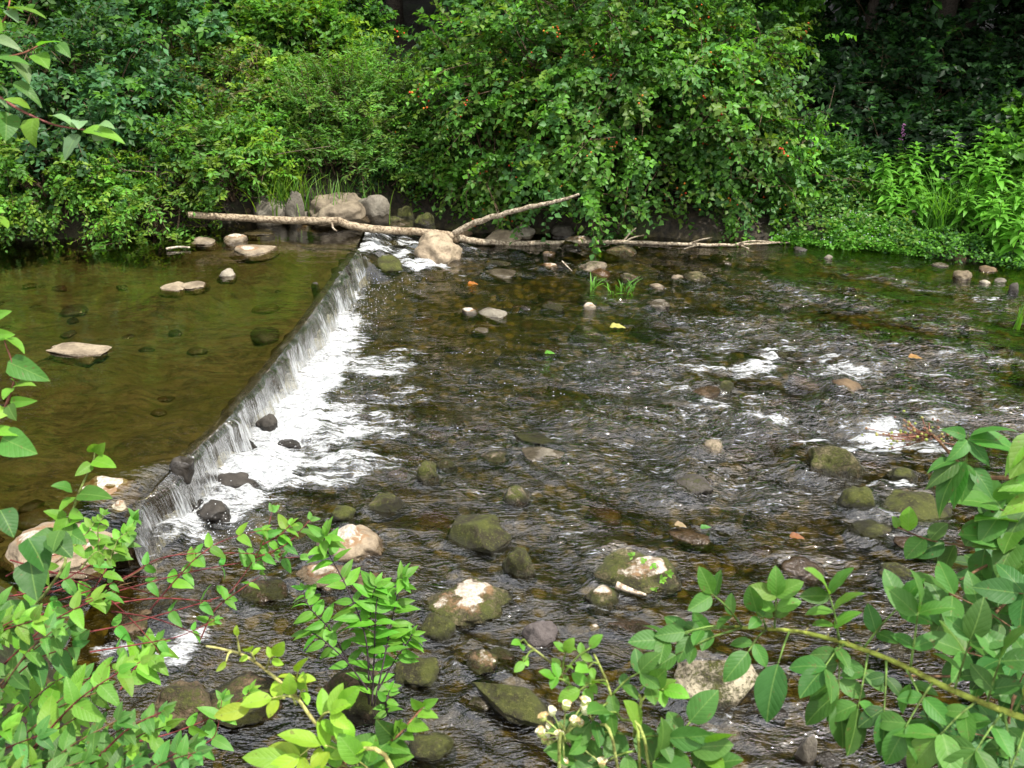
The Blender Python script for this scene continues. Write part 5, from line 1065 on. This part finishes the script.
# --- rounded leaf sprig
P8 = Plant('dogwood_sprig', nb(-.1, 1.05), 'reddish sprig of rounded leaves at the bottom, between the yellow shoot and the rose', 'shoot', None, 8); d = 1.4; P8.k = 1.0
q = P8.stem([nb(-.1, 1.05), D(350, 790, d), D(375, 752, d), D(395, 738, d), D(408, 724, d), D(424, 706, d)], .003, .001, (.30, .14, .08), 30)
for (x, y, ex, ey, L, lw, t) in [(394, 738, 374, 720, 34, .45, NMID), (396, 737, 400, 712, 26, .42, NLT), (402, 731, 395, 720, 18, .45, NLT), (408, 724, 425, 728, 26, .3, NLT), (422, 708, 411, 700, 22, .34, NLT), (424, 706, 440, 698, 22, .26, NLT), (418, 714, 444, 714, 26, .34, NLT), (388, 742, 372, 754, 40, .4, NMID), (384, 745, 410, 750, 36, .4, NMID), (372, 755, 408, 756, 50, .34, NLT), (366, 762, 432, 756, 46, .3, NLT), (402, 735, 412, 738, 20, .36, NLT), (378, 750, 352, 740, 34, .4, NMID), (370, 760, 385, 772, 40, .4, NMID)]:
    p = D(x, y, d); P8.leaf(p, D(ex, ey, d-.02)-p, L*px(d), lw, t, 'egg', .6, .15)
P8.done()
# --- goldenrod seedling standing by the rocks
P9 = Plant('leafy_seedling', D(372, 706, 3.72), 'tall green seedling with dark stems and pointed leaves growing in front of the pale boulder', 'plant', None, 9); d = 3.72
DK = (.05, .035, .04); GL = (.11, .29, .03)
for (pts, n_, L, st) in [([(372, 706), (374, 660), (376, 610), (380, 585)], 7, 34, .1), ([(369, 704), (366, 640), (348, 590), (326, 548), (325, 536)], 7, 36, .35), ([(374, 706), (384, 660), (388, 640), (392, 620), (400, 585), (404, 577)], 6, 34, .3), ([(370, 700), (350, 665), (330, 630), (310, 608), (303, 590)], 6, 30, .3), ([(372, 680), (368, 650), (372, 600), (376, 586)], 4, 36, .4), ([(378, 690), (395, 660), (408, 642), (412, 634)], 4, 26, .4), ([(368, 690), (345, 660), (318, 636), (306, 632)], 3, 30, .5)]:
    P9.shoot([D(x, y, d+P9.rg.normal()*.03) for x, y in pts], int(n_*1.7), L*px(d)*1.1, GL, DK, .0036, .0015, .19, 'lance', st, .45, True, -.2)
P9.done()
P10 = Plant('leafy_seedling', G(388, 716, .1), 'small bright seedling right of the tall one, on the edge of the brown rock', 'plant', None, 10); d = 3.6
P10.shoot([G(388, 716, .1), D(386, 704, d), D(390, 690, d)], 4, 24*px(d), GL, DK, .004, .002, .24, 'lance', .2, .5); P10.done()
# herb sprouts on the big mossy boulder
P11 = Plant('moss_sprout', G(650, 566, .12), 'few tiny green sprouts on the big mossy boulder with a grey patch', 'sprouts', None, 11)
for (x, y) in [(632, 556), (652, 566), (662, 580), (668, 574), (655, 590), (645, 562)]:
    p = G(x, y, .2 if y < 575 else .1)
    for k in range(5): P11.leaf(p, P11.rg.normal(size=3)*np.array((1, 1, .3))+np.array((0, 0, .4)), .035, .3, NLT, 'midoval', .4)
P11.done()

# --- dogwood on the left: leaves, red stems
P12 = Plant('red_dogwood', nb(-1.35, 1.5), 'red stemmed dogwood filling the lower left corner with broad pointed leaves', 'dogwood', None, 12); d = 1.7
rg = P12.rg
TW = []
for k in range(80):
    x = rg.uniform(-30, 215); y = rg.uniform(585, 775)
    if x > 85+(y-585)*.75: continue
    TW.append((x, y))
for (x, y) in TW:
    dd = rg.uniform(1.35, 1.9); a = rg.uniform(-.7, .75); ln = rg.uniform(70, 130); s0 = (x-ln*math.cos(a)*.8, y+ln*.55+ln*math.sin(a)*.3)
    P12.shoot([D(*s0, dd+.05), D((x+s0[0])/2, (y+s0[1])/2-8, dd+.02), D(x, y, dd)], 3, rg.uniform(34, 54)*px(dd), (NMID, NLT, NLT, (.07, .2, .04))[int(rg.integers(4))], RED if rg.random() < .4 else BR, .0020, .0009, .26, 'egg', .2, .5)
for (x, y, ex, ey, L, lw, t) in [(28, 538, 62, 590, 46, .42, NDK), (22, 560, 45, 588, 0.1, .4, NDK), (50, 536, 85, 566, 44, .42, NDK), (60, 530, 52, 545, 30, .4, NMID), (0, 510, 15, 535, 46, .4, NDK), (10, 600, 25, 655, 52, .4, NMID), (0, 615, 60, 620, 54, .3, NDK), (30, 560, 34, 588, 50, .4, NDK)]:
    p = D(x, y, 1.5); P12.leaf(p, D(ex, ey, 1.48)-p, L*px(1.5), lw, t, 'egg', .55, .2)
P12.done()
P13 = Plant('red_dogwood', nb(-1.6, 1.9), 'long thin red dogwood stems with small leaf pairs reaching over the water below the weir', 'dogwood', None, 13); d = 2.5
ST = [([(-20, 640), (60, 608), (140, 585), (200, 570), (260, 560), (300, 557)], 7, 22), ([(-20, 625), (60, 600), (120, 580), (165, 557), (230, 553), (275, 556)], 5, 20), ([(30, 640), (110, 628), (170, 612), (210, 600), (232, 590), (262, 545), (272, 512)], 6, 26), ([(90, 652), (140, 644), (180, 636), (215, 620)], 3, 20),
      ([(150, 610), (180, 575), (200, 555), (225, 540), (262, 530)], 4, 26), ([(-20, 600), (40, 590), (90, 565), (125, 540), (135, 520)], 5, 28), ([(120, 745), (165, 735), (205, 720), (240, 700), (250, 692)], 4, 28), ([(175, 775), (195, 750), (215, 735), (222, 700)], 4, 30), ([(10, 560), (60, 575), (110, 600), (150, 640), (160, 655)], 3, 22), ([(200, 640), (215, 610), (240, 590), (262, 575)], 3, 20), ([(262, 545), (280, 535), (290, 525)], 3, 24), ([(250, 560), (285, 545), (310, 520)], 3, 24), ([(120, 690), (135, 668), (150, 655), (155, 645)], 4, 34), ([(70, 620), (100, 580), (112, 555), (116, 545)], 4, 30)]
for pts, n_, L in ST:
    dd = 2.5; P13.shoot([D(x, y, dd-.25+.0013*x+P13.rg.normal()*.02) for x, y in pts], n_, L*px(dd)*1.1, (NLT, (.10, .27, .04))[int(P13.rg.integers(2))], RED, .0022, .0009, .25, 'egg', .2, .5, True, -.1, 34)
for k in range(12):
    a = (P13.rg.uniform(0, 150), P13.rg.uniform(560, 640)); b2 = (a[0]+P13.rg.uniform(50, 130), a[1]+P13.rg.uniform(-45, 35)); P13.stem([D(*a, 2.4), D((a[0]+b2[0])/2, (a[1]+b2[1])/2-5, 2.45), D(*b2, 2.5)], .0024, .0012, np.array(RED)*P13.rg.uniform(.6, 1.3) if k % 3 else BR, 10, 5)
P13.done()
P14 = Plant('dogwood_sprig', nb(-1.7, 1.7), 'upright dogwood sprig with folded top leaves in front of the pale spill boulder', 'dogwood', None, 14); d = 1.85; P14.k = 1.0
q = P14.stem([nb(-1.7, 1.7), D(40, 600, d), D(62, 545, d), D(78, 495, d), D(92, 465, d), D(95, 452, d)], .0035, .0014, (.2, .26, .07), 30)
for (x, y, ex, ey, L, lw, t) in [(95, 453, 108, 441, 20, .34, NLT), (95, 452, 90, 440, 16, .4, NLT), (93, 460, 125, 468, 34, .3, NLT), (92, 464, 76, 474, 20, .3, NLT), (72, 490, 56, 482, 22, .38, NMID), (78, 494, 115, 494, 38, .28, NMID), (74, 497, 60, 508, 22, .36, NLT), (66, 520, 30, 500, 24, .34, NLT), (68, 518, 60, 545, 40, .34, NLT), (70, 512, 88, 520, 24, .3, NLT), (60, 528, 110, 500, 30, .3, NLT), (64, 530, 90, 545, 30, .34, NMID), (60, 535, 30, 540, 30, .36, NMID)]:
    p = D(x, y, d); P14.leaf(p, D(ex, ey, d-.03)-p, L*px(d), lw, t, 'egg', .55, .2)
for pts, n_, L in [([(100, 560), (98, 530), (104, 515)], 3, 18), ([(110, 560), (118, 540), (128, 532)], 3, 18), ([(60, 560), (85, 535), (95, 522)], 3, 20), ([(80, 570), (96, 552), (108, 560)], 3, 20)]:
    P14.shoot([D(x, y, d+.3) for x, y in pts], n_, L*px(d+.3), NLT, (.2, .26, .07), .002, .001, .32, 'egg', .3, .5)
P14.done()
P15 = Plant('dogwood_branch', nb(-1.45, .8), 'leafy twig entering the left edge over the pool, below the top left branch', 'dogwood', None, 15); d = 1.5; P15.k = 1.0
P15.stem([nb(-1.45, .8), D(-60, 520, d), D(-12, 440, d), D(10, 395, d), D(14, 370, d), D(4, 340, d)], .003, .0012, (.25, .10, .07), 24)
for (x, y, ex, ey, L, lw, t) in [(8, 362, 54, 382, 48, .28, NMID), (6, 338, 34, 346, 30, .25, NLT), (-4, 335, 14, 334, 24, .3, NLT), (-8, 318, 18, 306, 28, .24, NLT), (-10, 345, 10, 322, 26, .26, NLT), (14, 386, 40, 376, 28, .26, NLT), (12, 388, 2, 396, 20, .42, NLT), (10, 402, 42, 401, 32, .2, NLT), (8, 405, 14, 424, 18, .4, NMID), (6, 408, -4, 418, 18, .4, NLT), (-10, 432, 30, 426, 40, .22, NLT), (2, 438, 36, 454, 38, .4, NMID), (16, 384, 12, 372, 12, .3, NLT)]:
    p = D(x, y, d); P15.leaf(p, D(ex, ey, d-.02)-p, L*px(d), lw, t, 'egg', .5, .25)
P15.done()
P16 = Plant('dogwood_branch', nb(-1.75, .5), 'dogwood branch with curled pale backed leaves at the top left corner', 'dogwood', None, 16); d = 1.75; P16.k = 1.0
PB = (.16, .26, .12)
P16.stem([nb(-1.75, .5), D(-120, 300, d), D(-60, 60, d), D(0, 98, d), D(30, 115, d), D(55, 125, d), D(85, 130, d)], .004, .0014, (.22, .08, .07), 30)
P16.stem([D(-60, 60, d), D(-20, 62, d), D(20, 54, d), D(38, 46, d)], .003, .0012, (.25, .10, .06), 12); P16.stem([D(-60, 60, d), D(-20, 40, d), D(4, 20, d), D(10, 0, d)], .003, .0012, (.25, .10, .06), 12)
for (x, y, ex, ey, L, lw, t) in [(50, 116, 86, 113, 37, .26, PB), (84, 130, 136, 132, 44, .22, NLT), (100, 124, 120, 120, 22, .3, PB), (78, 134, 56, 164, 34, .3, PB), (80, 121, 78, 124, 16, .5, PB), (92, 135, 115, 140, 24, .25, PB), (36, 54, 58, 74, 24, .42, NLT), (38, 46, 66, 32, 32, .22, NLT), (58, 44, 74, 58, 22, .3, NMID), (16, 62, 40, 84, 34, .28, PB), (-4, 38, 26, 44, 32, .2, PB), (-6, 58, 36, 56, 40, .2, NMID), (14, 82, 54, 100, 36, .18, NMID), (-8, 82, 30, 90, 36, .22, PB), (30, 108, 12, 98, 26, .34, NLT), (34, 118, 20, 150, 32, .42, NLT), (6, 112, 8, 144, 36, .4, NMID), (8, 8, 56, 8, 48, .2, NLT), (8, 10, 20, 18, 24, .3, PB), (-20, 120, -6, 150, 34, .4, NMID), (-10, 215, 18, 226, 30, .36, NLT), (-8, 210, 4, 206, 18, .3, NLT), (-12, 96, 20, 100, 36, .2, PB), (2, 20, -6, 40, 26, .3, NLT)]:
    p = D(x, y, d); P16.leaf(p, D(ex, ey, d-.03)-p, L*px(d), lw, t, 'egg', .45, .35)
P16.done()
